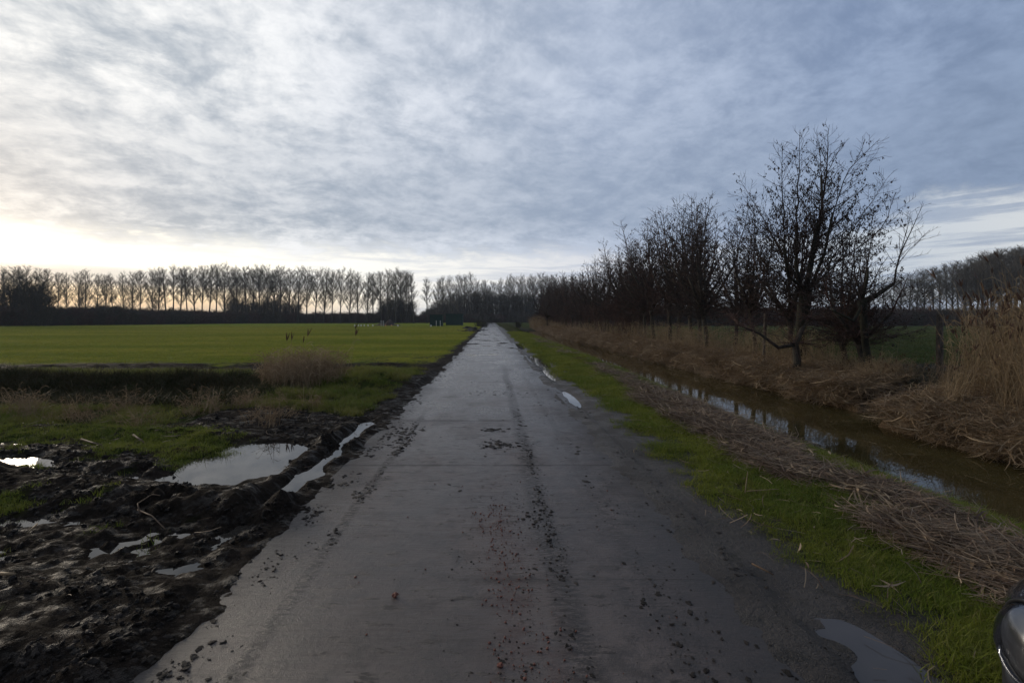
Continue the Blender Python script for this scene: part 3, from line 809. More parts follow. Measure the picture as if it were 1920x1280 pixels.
P_leaf = protos('broad_leaf', [straws(5, .3, .12, .30, .006, m_leafdry, 80 + s, .15, (1.95, .8), 1.0, thick=.03) for s in range(4)])
x, y = sample(60, 3.0, 3.9, 1.7, 14, lambda x, y: 0 * x + 1, 0)
scatter('dry_reed_leaves', np.stack([x, y, Hs(x, y) + .07 + .03 * rng.random(len(x))], -1), rot0(len(x), .1), .35 + .4 * rng.random(len(x)), P_leaf, 'pale broad reed leaves strewn over the cut litter')
# loose straw over mud
P_loose = protos('loose_straw', [straws(4, .4, .06, .28, .0028, m_litter, 90 + s, .15, None, .2, thick=.015) for s in range(5)])
x, y = sample(420, -9, -1.8, 1.8, 9, lambda x, y: .2 + .8 * ss(y, 6.0, 7.5), 0)
xb, yb = sample(160, 2.0, 3.6, 1.5, 14, lambda x, y: 0 * x + 1, 0)
x = np.concatenate([x, xb]); y = np.concatenate([y, yb])
scatter('loose_straw', np.stack([x, y, Hs(x, y) + .02], -1), rot0(len(x), .1), .6 + .6 * rng.random(len(x)), P_loose, 'loose bits of straw on mud and grass')

# standing reeds
P_tall = protos('tall_reed', [reeds(30, .30, 1.45, 2.4, .0042, (.22, .04, .13), .16, 300 + s, .5) for s in range(5)])
P_mid = protos('mid_reed', [reeds(26, .42, .6, 1.35, .0042, (.08, .0, .22), .06, 310 + s, .5) for s in range(5)])
x, y = sample(330, 8.15, 12.5, 5.4, 9.55, lambda x, y: ss(x + (y - 9.5) * .05, 8.1, 8.9) * .9 + .1, 1)
hs = .60 + .34 * ss(x, 8.1, 10.2) + .34 * rng.random(len(x)) - .08
hs = hs * (.5 + .5 * ss(x / y, .88, 1.04))
scatter('tall_reeds', np.stack([x, y, Hs(x, y) + .02], -1), np.stack([rng.normal(0, .11, len(x)), rng.normal(0, .11, len(x)), rng.normal(0, .6, len(x))], -1), hs, P_tall, 'tall dry tawny reeds leaning over at the ditch corner')
x, y = sample(560, 9.25, 10.6, 11.6, 92, lambda x, y: ss(x, 9.2, 9.8) * ss(fbm(x, y * .7, 2, 240), .3, .55), 0)
scatter('standing_straw', np.stack([x, y, Hs(x, y)], -1), rot0(len(x), .08), .38 + .28 * rng.random(len(x)) + .6 * ss(y, 45, 80), P_mid, 'standing dry grass between the alders and the ditch')
P_thin = protos('thin_stalk', [reeds(9, .6, .8, 1.5, .005, (.05, .0, .2), .0, 360 + s, .4) for s in range(3)])
x, y = sample(420, 9.3, 11.2, 14, 92, lambda x, y: 0 * x + 1, 0)
scatter('thin_stalks', np.stack([x, y, Hs(x, y)], -1), rot0(len(x), .08), .7 + .4 * rng.random(len(x)), P_thin, 'sparse upright dead stalks among the alder trunks')
x = rng.uniform(8.1, 11, 260); y = rng.uniform(80, 100, 260)
scatter('far_reeds', np.stack([x, y, Hs(x, y)], -1), rot0(260, .08), .85 + .25 * rng.random(260), P_tall, 'pale reed bed at the far end of the ditch')

# clods
def clod_proto(nm, n, m, fl, base):
    L = []
    for s in range(n):
        me = lump(base + s, 2, fl, .6); me.materials.append(m); me.polygons.foreach_set('use_smooth', np.ones(len(me.polygons), bool)); L.append(me)
    return protos(nm, L)
P_clod = clod_proto('mud_clod', 7, m_mud, .5, 400)
x, y = sample(60000, -9.5, -1.72, 1.2, 9, lambda x, y: ss(fbm(x * 2, y * 3, 3, 230), .40, .62) * (1 - .97 * masks(x, y)[0]) * (Hs(x, y) > PUD - .004), 0)
s_ = .004 + .017 * rng.random(len(x)) ** 3.5 * (1 + y * .05)
scatter('mud_clods', np.stack([x, y, Hs(x, y)], -1), rot0(len(x), .6), s_, P_clod, 'lumps and crumbs of dark wet churned mud')
# crumbs carried on the road
xs_, ys_, ss_ = [], [], []
def strip(n, c, w, ya, yb, s0, s1, pw=0):
    u = rng.random(n); y = ya * (yb / ya) ** u; x = c + rng.normal(0, w, n)
    k = fbm(y * 2.2, x * 4, 3, int(abs(c) * 100) + 7) > .50
    xs_.append(x[k]); ys_.append(y[k]); ss_.append((s0 + (s1 - s0) * rng.random(n) ** 4)[k] * .62)
strip(1300, .46, .045, 1.6, 13, .004, .018); strip(600, .98, .10, 1.4, 12, .003, .013)
strip(900, -1.19, .035, 1.8, 9, .005, .020); strip(1500, 1.25, .25, 1.3, 16, .003, .011)
strip(900, .0, .8, 1.3, 22, .002, .007); strip(900, .10, .22, 1.5, 6, .003, .010)
strip(3200, -1.55, .10, 1.4, 26, .004, .028); strip(1400, 1.6, .12, 1.4, 30, .005, .026)
def blob(n, cx, cy, rx, ry, s0, s1):
    x = cx + rng.normal(0, rx, n); y = cy + rng.normal(0, ry, n); xs_.append(x); ys_.append(y); ss_.append((s0 + (s1 - s0) * rng.random(n) ** 2) * .7)
blob(90, .12, 6.35, .13, .12, .008, .035); blob(50, .04, 7.2, .08, .06, .008, .03)
blob(90, -1.23, 7.0, .12, .35, .008, .03); blob(60, -1.15, 6.4, .05, .3, .008, .03); blob(30, .35, 4.0, .06, .1, .006, .022)
blob(50, .15, 10.6, .5, .25, .008, .022); blob(50, -2.5, 66, .8, 2.5, .1, .35)
x = np.concatenate(xs_); y = np.concatenate(ys_); s_ = np.concatenate(ss_)
scatter('road_crumbs', np.stack([x, y, np.where(np.abs(x) < 1.55, .001, Hs(x, y))], -1), rot0(len(x), .2), np.stack([s_ * 1.3, s_ * 1.3, s_ * .38], -1) * np.clip(.8 + y * .06, .9, 2)[:, None], P_clod, 'crumbs of mud dropped along the wheel tracks')
# pressed mud smears
nS = 900; y = 1.5 * (24 / 1.5) ** rng.random(nS); which = rng.integers(0, 5, nS)
x = np.array([.46, .98, -1.20, 1.35, 0.0])[which] + rng.normal(0, 1, nS) * np.array([.07, .10, .05, .15, .7])[which]
k = (fbm(y * 2.2, x * 3, 3, 55) > .47); x, y = x[k], y[k]; s_ = .006 + .030 * rng.random(len(x)) ** 3 * np.clip(y / 5, .45, 1.5)
s_ = np.minimum(s_, np.where(np.abs(x) < .4, .03, .06))
scatter('mud_smears', np.stack([x, y, 0 * x - .001], -1), np.stack([0 * x, 0 * x, rng.normal(0, .5, len(x))], -1), np.stack([s_ * .8, s_ * 1.3, s_ * .12 + .0015], -1), P_clod, 'flat smears of mud pressed onto the road by tyres')
P_brick = clod_proto('brick_crumb', 4, m_brick, .7, 430)
u = rng.random(420); y = 2.0 + 2.3 * u; x = rng.normal(0, .10, 420) + np.interp(y, [2.2, 3, 4.2], [.22, .10, .0])
xx = rng.uniform(-.9, 1.2, 60); yy = rng.uniform(1.6, 5, 60)
x = np.concatenate([x, xx]); y = np.concatenate([y, yy])
scatter('brick_crumbs', np.stack([x, y, 0 * x + .003], -1), rot0(len(x), .5), .0022 + .005 * rng.random(len(x)) ** 2, P_brick, 'crumbs of red brick ground into the road mud')
for (x, y, s, lb) in ((-.57, 2.88, .019, 'single red brick fragment on the left wheel path of the road'), (.045, 2.30, .014, 'small orange brick fragment low in the middle of the road')):
    me = lump(int(s * 9999), 2, .7, .5); me.materials.append(m_brick)
    o = link('brick_fragment', me, None, (x, y, s * .5)); o.scale = (s, s, s); tag(o, lb, 'brick fragment', 'brick fragments on the road')

# ------------------------------------------------------------------ trees
def vrot(v, axis_, a): return (Matrix.Rotation(a, 3, axis_) @ v)
def stem_with_laterals(sg, cones, P, r0, r1, r, lat_sp, lat_len, tw_sp, tw_len, start, cone_d, upbias=.25, rmin=.004, ang=(38, 58)):
    """P: list of Vectors for the stem; grows laterals and twigs"""
    # resample
    Ls = [0]
    for i in range(1, len(P)): Ls.append(Ls[-1] + (P[i] - P[i - 1]).length)
    T = Ls[-1]
    def at_(s):
        for i in range(1, len(P)):
            if s <= Ls[i]: return P[i - 1].lerp(P[i], (s - Ls[i - 1]) / max(1e-6, Ls[i] - Ls[i - 1])), (P[i] - P[i - 1]).normalized()
        return P[-1], (P[-1] - P[-2]).normalized()
    n = max(4, int(T / .35)); pts = [at_(T * i / n)[0] + Vector((r.gauss(0, .012), r.gauss(0, .012), 0)) * (0 < i < n) for i in range(n + 1)]
    for i in range(n):
        a = i / n; b = (i + 1) / n
        sg.add(pts[i], pts[i + 1], r0 + (r1 - r0) * a, r0 + (r1 - r0) * b)
    s = T * start; az = r.random() * 6.28
    while s < T * .985:
        p, d = at_(s); k = (s - T * start) / (T * (1 - start))
        az += 2.4 + r.gauss(0, .4)
        perp = d.orthogonal().normalized(); perp = vrot(perp, d, az)
        a = R(r.uniform(*ang))
        ld = (d * math.cos(a) + perp * math.sin(a)).normalized()
        L = lat_len * (1 - k) ** .75 * r.uniform(.55, 1.1) + .18
        rr = max(rmin * 1.1, (r0 + (r1 - r0) * s / T) * .42)
        rr = min(rr, .006 + L * .010)
        m = max(2, int(L / .28)); q0 = p; dd_ = ld.copy(); qs = [q0]
        for j in range(m):
            dd_ = (dd_ + Vector((0, 0, upbias * .35)) + Vector((r.gauss(0, .07), r.gauss(0, .07), r.gauss(0, .05)))).normalized()
            q0 = q0 + dd_ * L / m; qs.append(q0)
        for j in range(m): sg.add(qs[j], qs[j + 1], rr + (rmin - rr) * j / m, rr + (rmin - rr) * (j + 1) / m)
        t = tw_sp * 1.2; sgn = 1
        while t < L:
            j = min(m - 1, int(t / L * m)); f_ = t / L * m - j
            tp = qs[j].lerp(qs[j + 1], f_); td = (qs[j + 1] - qs[j]).normalized()
            pr_ = vrot(td.orthogonal().normalized(), td, r.random() * 6.28)
            sgn = -sgn
            tl = tw_len * r.uniform(.5, 1.15) * (1 - .5 * t / L)
            tv = (td * .75 + pr_ * .75 + Vector((0, 0, .2))).normalized()
            mid = tp + tv * tl * .5; e = mid + (tv + Vector((r.gauss(0, .15), r.gauss(0, .15), .12))).normalized() * tl * .5
            sg.add(tp, mid, rmin, rmin * .8); sg.add(mid, e, rmin * .8, rmin * .5)
            if cones is not None and r.random() < cone_d * (1 - .8 * k):
                for _ in range(r.choice((1, 2, 3, 4))):
                    cp = tp.lerp(e, r.random()) + Vector((r.gauss(0, .025), r.gauss(0, .025), -.03 - r.random() * .04))
                    cones.append((cp, r.uniform(.012, .026)))
            t += tw_sp * r.uniform(.6, 1.4)
        s += lat_sp * r.uniform(.6, 1.4)
def cone_mesh(cones, r, m=None):
    base = np.array([(1, 0, 0), (-.4, .8, .1), (-.5, -.8, -.1), (0, 0, 1.9), (0, 0, -1.9)], float)
    fc = np.array([(0, 1, 3), (1, 2, 3), (2, 0, 3), (1, 0, 4), (2, 1, 4), (0, 2, 4)])
    n = len(cones); C = np.array([[*c] for c, _ in cones]); S = np.array([s for _, s in cones])
    V = np.repeat(base[None], n, 0) * S[:, None, None]
    a = np.array([r.random() * 6.28 for _ in range(n)]); t = np.array([r.gauss(0, .5) for _ in range(n)])
    x = V[..., 0].copy(); z = V[..., 2].copy()
    V[..., 0] = x * np.cos(t)[:, None] - z * np.sin(t)[:, None]; V[..., 2] = x * np.sin(t)[:, None] + z * np.cos(t)[:, None]
    x = V[..., 0].copy(); y = V[..., 1].copy()
    V[..., 0] = x * np.cos(a)[:, None] - y * np.sin(a)[:, None]; V[..., 1] = x * np.sin(a)[:, None] + y * np.cos(a)[:, None]
    V += C[:, None, :]
    Fc = (np.arange(n) * 5)[:, None, None] + fc[None]
    return mesh_from('cones', V.reshape(-1, 3), Fc.reshape(-1, 3), m or m_cone)

ORD = 'first second third fourth fifth sixth seventh eighth ninth tenth eleventh twelfth thirteenth fourteenth fifteenth sixteenth seventeenth eighteenth nineteenth twentieth twenty-first twenty-second twenty-third twenty-fourth twenty-fifth twenty-sixth twenty-seventh twenty-eighth twenty-ninth thirtieth thirty-first thirty-second thirty-third thirty-fourth thirty-fifth thirty-sixth thirty-seventh thirty-eighth thirty-ninth fortieth forty-first forty-second forty-third forty-fourth forty-fifth forty-sixth forty-seventh forty-eighth forty-ninth fiftieth'.split()

def place_tree(proto, loc, rz, s, name, label, cat, group, first=False):
    root, parts = proto
    o = bpy.data.objects.new(name, None); sc.collection.objects.link(o)
    o.location = loc; o.rotation_euler = (random.gauss(0, .03), random.gauss(0, .03), rz); o.scale = s if isinstance(s, tuple) else (s, s, s)
    for nm, me in parts:
        c = bpy.data.objects.new(nm, me); sc.collection.objects.link(c); c.parent = o
        if nm != 'trunk': c['kind'] = 'stuff'
    return tag(o, label, cat, group)

# hero alder: stems traced as directions in metres around the pollard head
def U(px, py, Yd): return Vector(((px - 920) / F * Yd, Yd, CZ - (py - 598) / F * Yd))
HY = 15.6
hb = U(1505, 660, HY); hb.z = 0
def rel(px, py, dyy=0.0):
    v = U(px, py, HY + dyy); return Vector((v.x - hb.x, v.y - HY, v.z))
r = random.Random(11); sg = Segs(); cones = []
stems = [
 ([(1512, 545, 0), (1478, 520, -.2), (1470, 460, -.3), (1466, 350, -.5), (1466, 268, -.6)], .060, .006),
 ([(1500, 540, 0), (1493, 500, .1), (1494, 420, .3), (1497, 330, .5), (1500, 245, .5)], .066, .006),
 ([(1510, 545, 0), (1516, 520, 0), (1534, 420, 0), (1548, 340, .1), (1555, 236, .2)], .100, .006),
 ([(1520, 540, 0), (1545, 480, -.4), (1562, 400, -.6), (1590, 320, -.9), (1650, 262, -1.2)], .050, .005),
 ([(1512, 545, 0), (1542, 400, .3), (1540, 330, .6), (1532, 250, .8)], .055, .005),
 ([(1505, 545, 0), (1450, 450, .6), (1425, 400, .9), (1388, 340, 1.2)], .045, .005),
 ([(1522, 540, 0), (1575, 490, -.2), (1630, 452, -.4), (1662, 420, -.6), (1678, 366, -.7)], .048, .005),
 ([(1508, 545, 0), (1470, 480, -.5), (1440, 430, -.9), (1384, 398, -1.3)], .040, .004),
 ([(1515, 540, 0), (1550, 500, .6), (1600, 430, 1.1), (1668, 330, 1.4)], .042, .004),
 ([(1505, 550, 0), (1440, 500, .2), (1400, 460, .4), (1372, 430, .5)], .036, .004),
]
for pts, r0, r1 in stems:
    P = [rel(*p) for p in pts]
    stem_with_laterals(sg, cones, P, r0 * .75, r1, r, .115, 1.85, .10, .38, .14, .8, .22, .0042)
# low dense twigs around the head
for i in range(80):
    a = r.random() * 6.28; e = r.uniform(-.12, .6)
    d = Vector((math.cos(a), math.sin(a), e)).normalized(); p = rel(1510 + r.gauss(0, 14), 556 + r.gauss(0, 12))
    L = r.uniform(.6, 1.9); P = [p, p + d * L * .5 + Vector((0, 0, .1)), p + d * L + Vector((0, 0, .05 - .2 * r.random()))]
    stem_with_laterals(sg, cones, P, .012, .004, r, .22, .5, .12, .25, .2, .25, .1, .0042)
trunkparts = []
P = [Vector((0, 0, -.1)), Vector((-.03, 0, .5)), rel(1500, 610), rel(1508, 575), rel(1512, 545)]
trunkparts.append(tube(P, [.14, .11, .11, .19, .15], 10, .25))
P = [Vector((-1.6 * .0 - .0, .0, -.1))]
for pts, r0, r1 in stems[:5]:
    Q = [rel(*p) for p in pts[:3]]
    trunkparts.append(tube(Q, [r0 * 1.0, r0 * .82, r0 * .68], 7))
V, Fc = merge(trunkparts)
hero = bpy.data.objects.new('alder_tree', None); sc.collection.objects.link(hero); hero.location = (hb.x, HY, float(Hs([hb.x], [HY])[0]))
link('trunk', mesh_from('trunk', V, Fc, m_moss, smooth=True), hero)
link('crown', sg.mesh('crown', m_twig), hero)['kind'] = 'stuff'
link('cones', cone_mesh(cones, r), hero)['kind'] = 'stuff'
tag(hero, 'tallest alder on the far ditch bank with several upright stems and dark cones', 'tree', 'alders on the far ditch bank')
print('hero segs', len(sg.a), 'cones', len(cones))

# row alders (8 m nominal), pollarded at about 2 m
def alder_proto(seed, Ht=6.6, dense=1.0):
    r = random.Random(seed); sg = Segs(); cones = []
    ns = r.choice((3, 4, 5)); parts = []
    hd = Vector((r.gauss(0, .1), r.gauss(0, .1), 1.95 + r.gauss(0, .2)))
    parts.append(tube([Vector((0, 0, -.15)), Vector((hd.x * .3, 0, .6)), hd * .85, hd], [.09, .07, .08, .11], 8, .25))
    for i in range(ns + 2):
        a = i * 2.4 + r.random(); sp_ = r.uniform(.4, 1.7) if i else .1
        top = Vector((math.cos(a) * sp_, math.sin(a) * sp_, Ht * (r.uniform(.72, 1.0) if i else 1)))
        mid = hd.lerp(top, .45) + Vector((math.cos(a), math.sin(a), 0)) * sp_ * .22
        P = [hd, mid, top]
        stem_with_laterals(sg, cones, P, .05, .005, r, .17 / dense, 1.5, .12, .40, .06, .9, .2, .0062)
        parts.append(tube([hd, hd.lerp(mid, .5), mid], [.065, .05, .042], 6))
    for i in range(50):
        a = r.random() * 6.28; e = r.uniform(-.08, .7)
        d = Vector((math.cos(a), math.sin(a), e)).normalized(); p = hd + Vector((r.gauss(0, .15), r.gauss(0, .15), r.uniform(-.3, .6)))
        L = r.uniform(.7, 1.7); P = [p, p + d * L * .5 + Vector((0, 0, .12)), p + d * L]
        stem_with_laterals(sg, cones, P, .013, .005, r, .26, .5, .17, .28, .15, .35, .1, .0055)
    V, Fc = merge(parts)
    print('alder', len(sg.a), len(cones))
    return (None, [('trunk', mesh_from('trunk', V, Fc, m_bark, smooth=True)), ('crown', sg.mesh('crown', m_redtwig if seed % 2 else m_twig)), ('cones', cone_mesh(cones, r))])
AP = [alder_proto(s, 6.6, d) for s, d in ((21, 1.0), (22, 1.1), (23, 1.0), (24, 1.15))]
# (pixel x, top y)
row = [(1622, 13.4, 470), (1588, 14.4, 420)]
Yd = 16.9; k = 0
tops = [(1040, 528), (1075, 512), (1100, 500), (1130, 486), (1165, 462), (1200, 440), (1235, 412), (1275, 372), (1300, 368), (1330, 378), (1350, 412), (1375, 420), (1400, 400), (1440, 380), (1500, 380)]
tx = [t[0] for t in tops]; ty = [t[1] for t in tops]
RX = 10.25
sp_i = 0
while Yd < 96:
    xx = RX + random.gauss(0, .45); px = 920 + F * xx / Yd
    row.append((px, Yd, float(np.interp(px, tx, ty)) + random.gauss(0, 6 if px < 1300 else 10)))
    Yd += random.uniform(1.2, 2.0) * (1 if Yd < 40 else 1.35); sp_i += 1
for i, (px, Yd, ytop) in enumerate(row):
    xx = (px - 920) / F * Yd
    Htree = CZ - (ytop - 598) / F * Yd
    s = max(.45, Htree / 6.6)
    cond = 'low bushy' if s < .75 else 'slender'
    place_tree(AP[i % 4], (xx, Yd, float(Hs([xx], [Yd])[0])), random.random() * 6.28, (max(s, .95) * random.uniform(1., 1.25), max(s, .95) * 1.1, s), 'alder_tree',
               f'{cond} bare alder on the far ditch bank, {ORD[i] if i < 50 else ORD[i - 50] + " beyond the fiftieth"} from the near end', 'tree', 'alders on the far ditch bank')
print('row', len(row))
bush = []
for sd_ in range(3):
    r = random.Random(600 + sd_); sg = Segs()
    for i in range(9):
        a = i * 2.4 + r.random() * .6; tp_ = Vector((math.cos(a) * r.uniform(.3, 1.3), math.sin(a) * r.uniform(.3, 1.3), r.uniform(2.2, 3.4)))
        b_ = Vector((math.cos(a) * .12, math.sin(a) * .12, -.1))
        stem_with_laterals(sg, None, [b_, b_.lerp(tp_, .45) + Vector((0, 0, .15)), tp_], .022, .006, r, .16, 1.0, .13, .34, .52, 0, .12, .0062)
    bush.append(sg.mesh('brush', m_redtwig))
by = 33 * (92 / 33) ** rng.random(75); bx_ = 10.6 + rng.normal(0, .5, 75)
scatter('alder_brush', np.stack([bx_, by, Hs(bx_, by)], -1), rot0(75, .05), .75 + .45 * rng.random(75), protos('brush', bush), 'tangled reddish brown brush filling the gaps between the alders')
# the leaning pollard at the near end with one long bare branch to the right
r = random.Random(5); sg = Segs(); Yp = 12.9
pb = U(1642, 690, Yp)
def rel2(px, py, d=0.0):
    v = U(px, py, Yp + d); return Vector((v.x - pb.x, v.y - Yp, v.z))
parts = [tube([Vector((0, 0, -.6)), rel2(1622, 640), rel2(1618, 590), rel2(1616, 560)], [.10, .08, .09, .12], 9, .25),
         tube([rel2(1616, 566), rel2(1650, 548), rel2(1676, 530)], [.075, .055, .04], 7), tube([rel2(1616, 566), rel2(1626, 520), rel2(1628, 500)], [.045, .035, .02], 7),
         tube([rel2(1620, 566), rel2(1600, 600, -.3), rel2(1560, 580, -.5)], [.05, .04, .02], 6)]
for pts, a, b in (([(1676, 532, 0), (1678, 495, 0), (1696, 455, .1), (1712, 420, .1), (1732, 380, .1)], .030, .004), ([(1676, 500, 0), (1705, 470, 0), (1745, 428, -.1)], .012, .003), ([(1690, 466, 0), (1702, 420, .2), (1708, 394, .2)], .011, .003),
                  ([(1626, 505, 0), (1622, 470, .1), (1632, 430, .1)], .022, .004), ([(1630, 540, 0), (1650, 500, -.2), (1666, 480, -.3)], .022, .004), ([(1616, 560, 0), (1590, 520, .1), (1580, 470, .2)], .03, .004),
                  ([(1616, 560, 0), (1600, 500, -.3), (1606, 440, -.5)], .03, .004), ([(1616, 562, 0), (1570, 545, .1), (1540, 520, .2)], .025, .004)):
    stem_with_laterals(sg, None, [rel2(*p) for p in pts], a, b, r, .13, .55, .14, .26, .15, 0, .25, .0036)
for i in range(22):
    a = r.random() * 6.28; d = Vector((math.cos(a), math.sin(a), r.uniform(.0, .9))).normalized(); p = rel2(1616 + r.gauss(0, 12), 562 + r.gauss(0, 10))
    L = r.uniform(.4, 1.3); stem_with_laterals(sg, None, [p, p + d * L * .5, p + d * L + Vector((0, 0, .1))], .010, .004, r, .2, .4, .12, .22, .2, 0, .1, .004)
V, Fc = merge(parts)
o = bpy.data.objects.new('pollard_tree', None); sc.collection.objects.link(o); o.location = (pb.x, Yp, -.02)
link('trunk', mesh_from('trunk', V, Fc, m_moss, smooth=True), o); link('crown', sg.mesh('crown', m_twig), o)['kind'] = 'stuff'
tag(o, 'mossy pollard nearest the side ditch with a lone bare branch reaching right', 'tree', 'alders on the far ditch bank')
# small twisted stump tree left of the big alder
r = random.Random(6); sg = Segs(); sb = U(1492, 665, 14.2)
parts = [tube([Vector((0, 0, -.1)), Vector((.05, 0, .45)), Vector((.0, 0, .95)), Vector((.2, 0, 1.4)), Vector((.45, 0, 1.7))], [.13, .10, .09, .06, .045], 8, .3),
         tube([Vector((0, 0, .95)), Vector((-.5, 0, .85)), Vector((-1.0, .1, 1.25)), Vector((-1.6, .1, 1.5))], [.07, .05, .04, .02], 6, .2)]
for _ in range(46):
    b = r.choice((Vector((.45, 0, 1.7)), Vector((-1.2, .1, 1.35)), Vector((0, 0, 1.0)), Vector((-1.6, .1, 1.5))))
    a = r.random() * 6.28; d = Vector((math.cos(a), math.sin(a), r.uniform(-.2, .9))).normalized(); L = r.uniform(.4, 1.1)
    stem_with_laterals(sg, None, [b, b + d * L * .5, b + d * L], .012, .004, r, .2, .4, .12, .22, .2, 0, .1, .004)
V, Fc = merge(parts); o = bpy.data.objects.new('stunted_alder', None); sc.collection.objects.link(o); o.location = (sb.x, 14.2, float(Hs([sb.x], [14.2])[0]))
link('trunk', mesh_from('trunk', V, Fc, m_bark, smooth=True), o); link('crown', sg.mesh('crown', m_redtwig), o)['kind'] = 'stuff'
tag(o, 'short twisted alder with a drooping side limb in front of the tallest alder', 'tree', 'alders on the far ditch bank')

# poplars, nominal 20 m
def poplar_proto(seed, spread=1.0, start=.26, nb=46, forks=0):
    r = random.Random(seed); sg = Segs(); H = 20.0
    lean = Vector((r.gauss(0, .25), r.gauss(0, .25), 0)); parts = []
    P = [Vector((0, 0, -.2)), Vector((0, 0, 5)) + lean * .3, Vector((0, 0, 11)) + lean * .8, Vector((0, 0, 16)) + lean, Vector((0, 0, H)) + lean * 1.1]
    parts.append(tube(P, [.30, .22, .15, .08, .03], 7))
    def at_(z):
        return Vector((np.interp(z, [0, 5, 11, 16, 20], [0, lean.x * .3, lean.x * .8, lean.x, lean.x * 1.1]), np.interp(z, [0, 5, 11, 16, 20], [0, lean.y * .3, lean.y * .8, lean.y, lean.y * 1.1]), z))
    for i in range(nb):
        k = (i + r.random()) / nb; z = H * (start + (1 - start) * k * .98)
        a = i * 2.4 + r.gauss(0, .3); L = (1.4 + 6.4 * math.sin(math.pi * min(1, .22 + k * .72)) ** 1.2 * (1 - k * .55)) * r.uniform(.6, 1.1) * spread
        el = R(r.uniform(34, 58)); d = Vector((math.cos(a) * math.cos(el), math.sin(a) * math.cos(el), math.sin(el)))
        p = at_(z); r0 = .035 + .012 * L * (1 - k); n = 5; qs = [p]
        for j in range(n):
            d = (d + Vector((r.gauss(0, .07), r.gauss(0, .07), .10))).normalized(); p = p + d * L / n; qs.append(p)
        for j in range(n): sg.add(qs[j], qs[j + 1], r0 + (.016 - r0) * j / n, r0 + (.016 - r0) * (j + 1) / n)
        m = int(4 + L * 2.0)
        for j in range(m):
            t = r.uniform(.15, 1) * (n - .01); jj = int(t); b = qs[jj].lerp(qs[jj + 1], t - jj)
            a2 = r.random() * 6.28; d2 = (d * .9 + Vector((math.cos(a2), math.sin(a2), .5)) * .7).normalized(); l2 = r.uniform(.5, 1.5) * (.5 + L * .13)
            e = b + d2 * l2; sg.add(b, e, .024, .016)
            for _ in range(3):
                c_ = b.lerp(e, r.uniform(.2, 1)); a3 = r.random() * 6.28
                sg.add(c_, c_ + (d2 + Vector((math.cos(a3), math.sin(a3), .4)) * .8).normalized() * r.uniform(.4, 1.1), .019, .012)
    V, Fc = merge(parts); print('poplar', len(sg.a))
    return (None, [('trunk', mesh_from('trunk', V, Fc, m_poplar, smooth=True)), ('crown', sg.mesh('crown', m_poptwig))])
PP = [poplar_proto(55, .75, .40, 36), poplar_proto(56, 1.25, .30, 40), poplar_proto(50, 1.0, .22), poplar_proto(51, .85, .30), poplar_proto(52, 1.15, .25), poplar_proto(53, .9, .34), poplar_proto(54, 1.0, .18, 52)]
# (pixel x, top y, distance)
left = [(-60,506),(-38,510),(-15,508),(8,511),(24,509),(38,514),(52,508),(72,509),(95,512),(108,514),(126,515),(150,516),(160,514),(181,520),(197,519),(213,521),(232,518),(247,517),(262,512),(285,511),(297,509),(313,507),(325,504),(338,507),(352,503),(366,505),(378,504),(391,505),(405,500),(420,501),(437,508),(447,507),(462,506),
        (478,510),(488,508),(503,503),(511,509),(525,506),(541,508),(558,508),(575,508),(590,511),(606,510),(622,512),(638,511),(655,513),(671,516)]
mid = [(688,518),(700,516),(714,512),(728,510),(741,511),(752,510),(763,512),(776,517),(801,527),(818,529),(832,521),(846,524),(860,519),(872,520),(884,519),(897,526),(911,527),(925,530),(940,528),(953,523),(966,521),(978,523),(990,520),(1003,521),(1015,519),(1028,521),(1042,519),(1056,522),(1070,524)]
right_ = [(1655,532),(1672,524),(1688,520),(1704,516),(1716,512),(1733,510),(1750,507),(1762,508),(1775,500),(1786,501),(1798,498),(1808,496),(1820,492),(1830,486),(1842,484),(1852,480),(1861,482),(1872,477),(1881,478),(1892,474),(1903,473),(1914,472),(1926,470),(1938,472),(1950,468),(1966,470),(1982,466),(2000,468),(2020,466)]
def row_of(lst, Yf, grp, lab, jy, wid=1.0):
    for i, (px, ytop) in enumerate(lst):
        Yt = Yf(px) + random.uniform(-jy, jy); xx = (px - 920) / F * Yt
        Hh = CZ - (ytop - 598 + random.gauss(0, 1.5)) / F * Yt
        s = Hh / 20; w_ = s * wid * random.uniform(.95, 1.2)
        place_tree(PP[random.randrange(7)], (xx, Yt, 0), random.random() * 6.28, (w_, w_, s), 'poplar_tree', lab.format(ORD[i]), 'tree', grp)
row_of(left, lambda p: 175 + p * .02, 'poplars behind the green field', 'tall bare poplar behind the green field, {} from the left end of the row', 4)
row_of(mid, lambda p: 190 + max(0, p - 780) * .35, 'poplars around the far end of the road', 'bare poplar near the far end of the road, {} counted from the left', 8)
row_of(right_, lambda p: 135, 'poplars behind the right pasture', 'bare poplar behind the pasture on the right, {} counted from the left', 7, 1.15)
for i, (px, ytop) in enumerate([(1836, 492), (1856, 486), (1878, 482), (1900, 478), (1920, 476), (1944, 474), (1812, 500), (1790, 506)]):
    Yt = 150; xx = (px - 920) / F * Yt; s = (CZ - (ytop - 598) / F * Yt) / 20
    place_tree(PP[i % 5], (xx, Yt + random.uniform(-4, 4), 0), i * 1.3, (s, s, s), 'poplar_tree', f'poplar in the second rank behind the right pasture, {ORD[i]} planted', 'tree', 'second rank of poplars on the right')

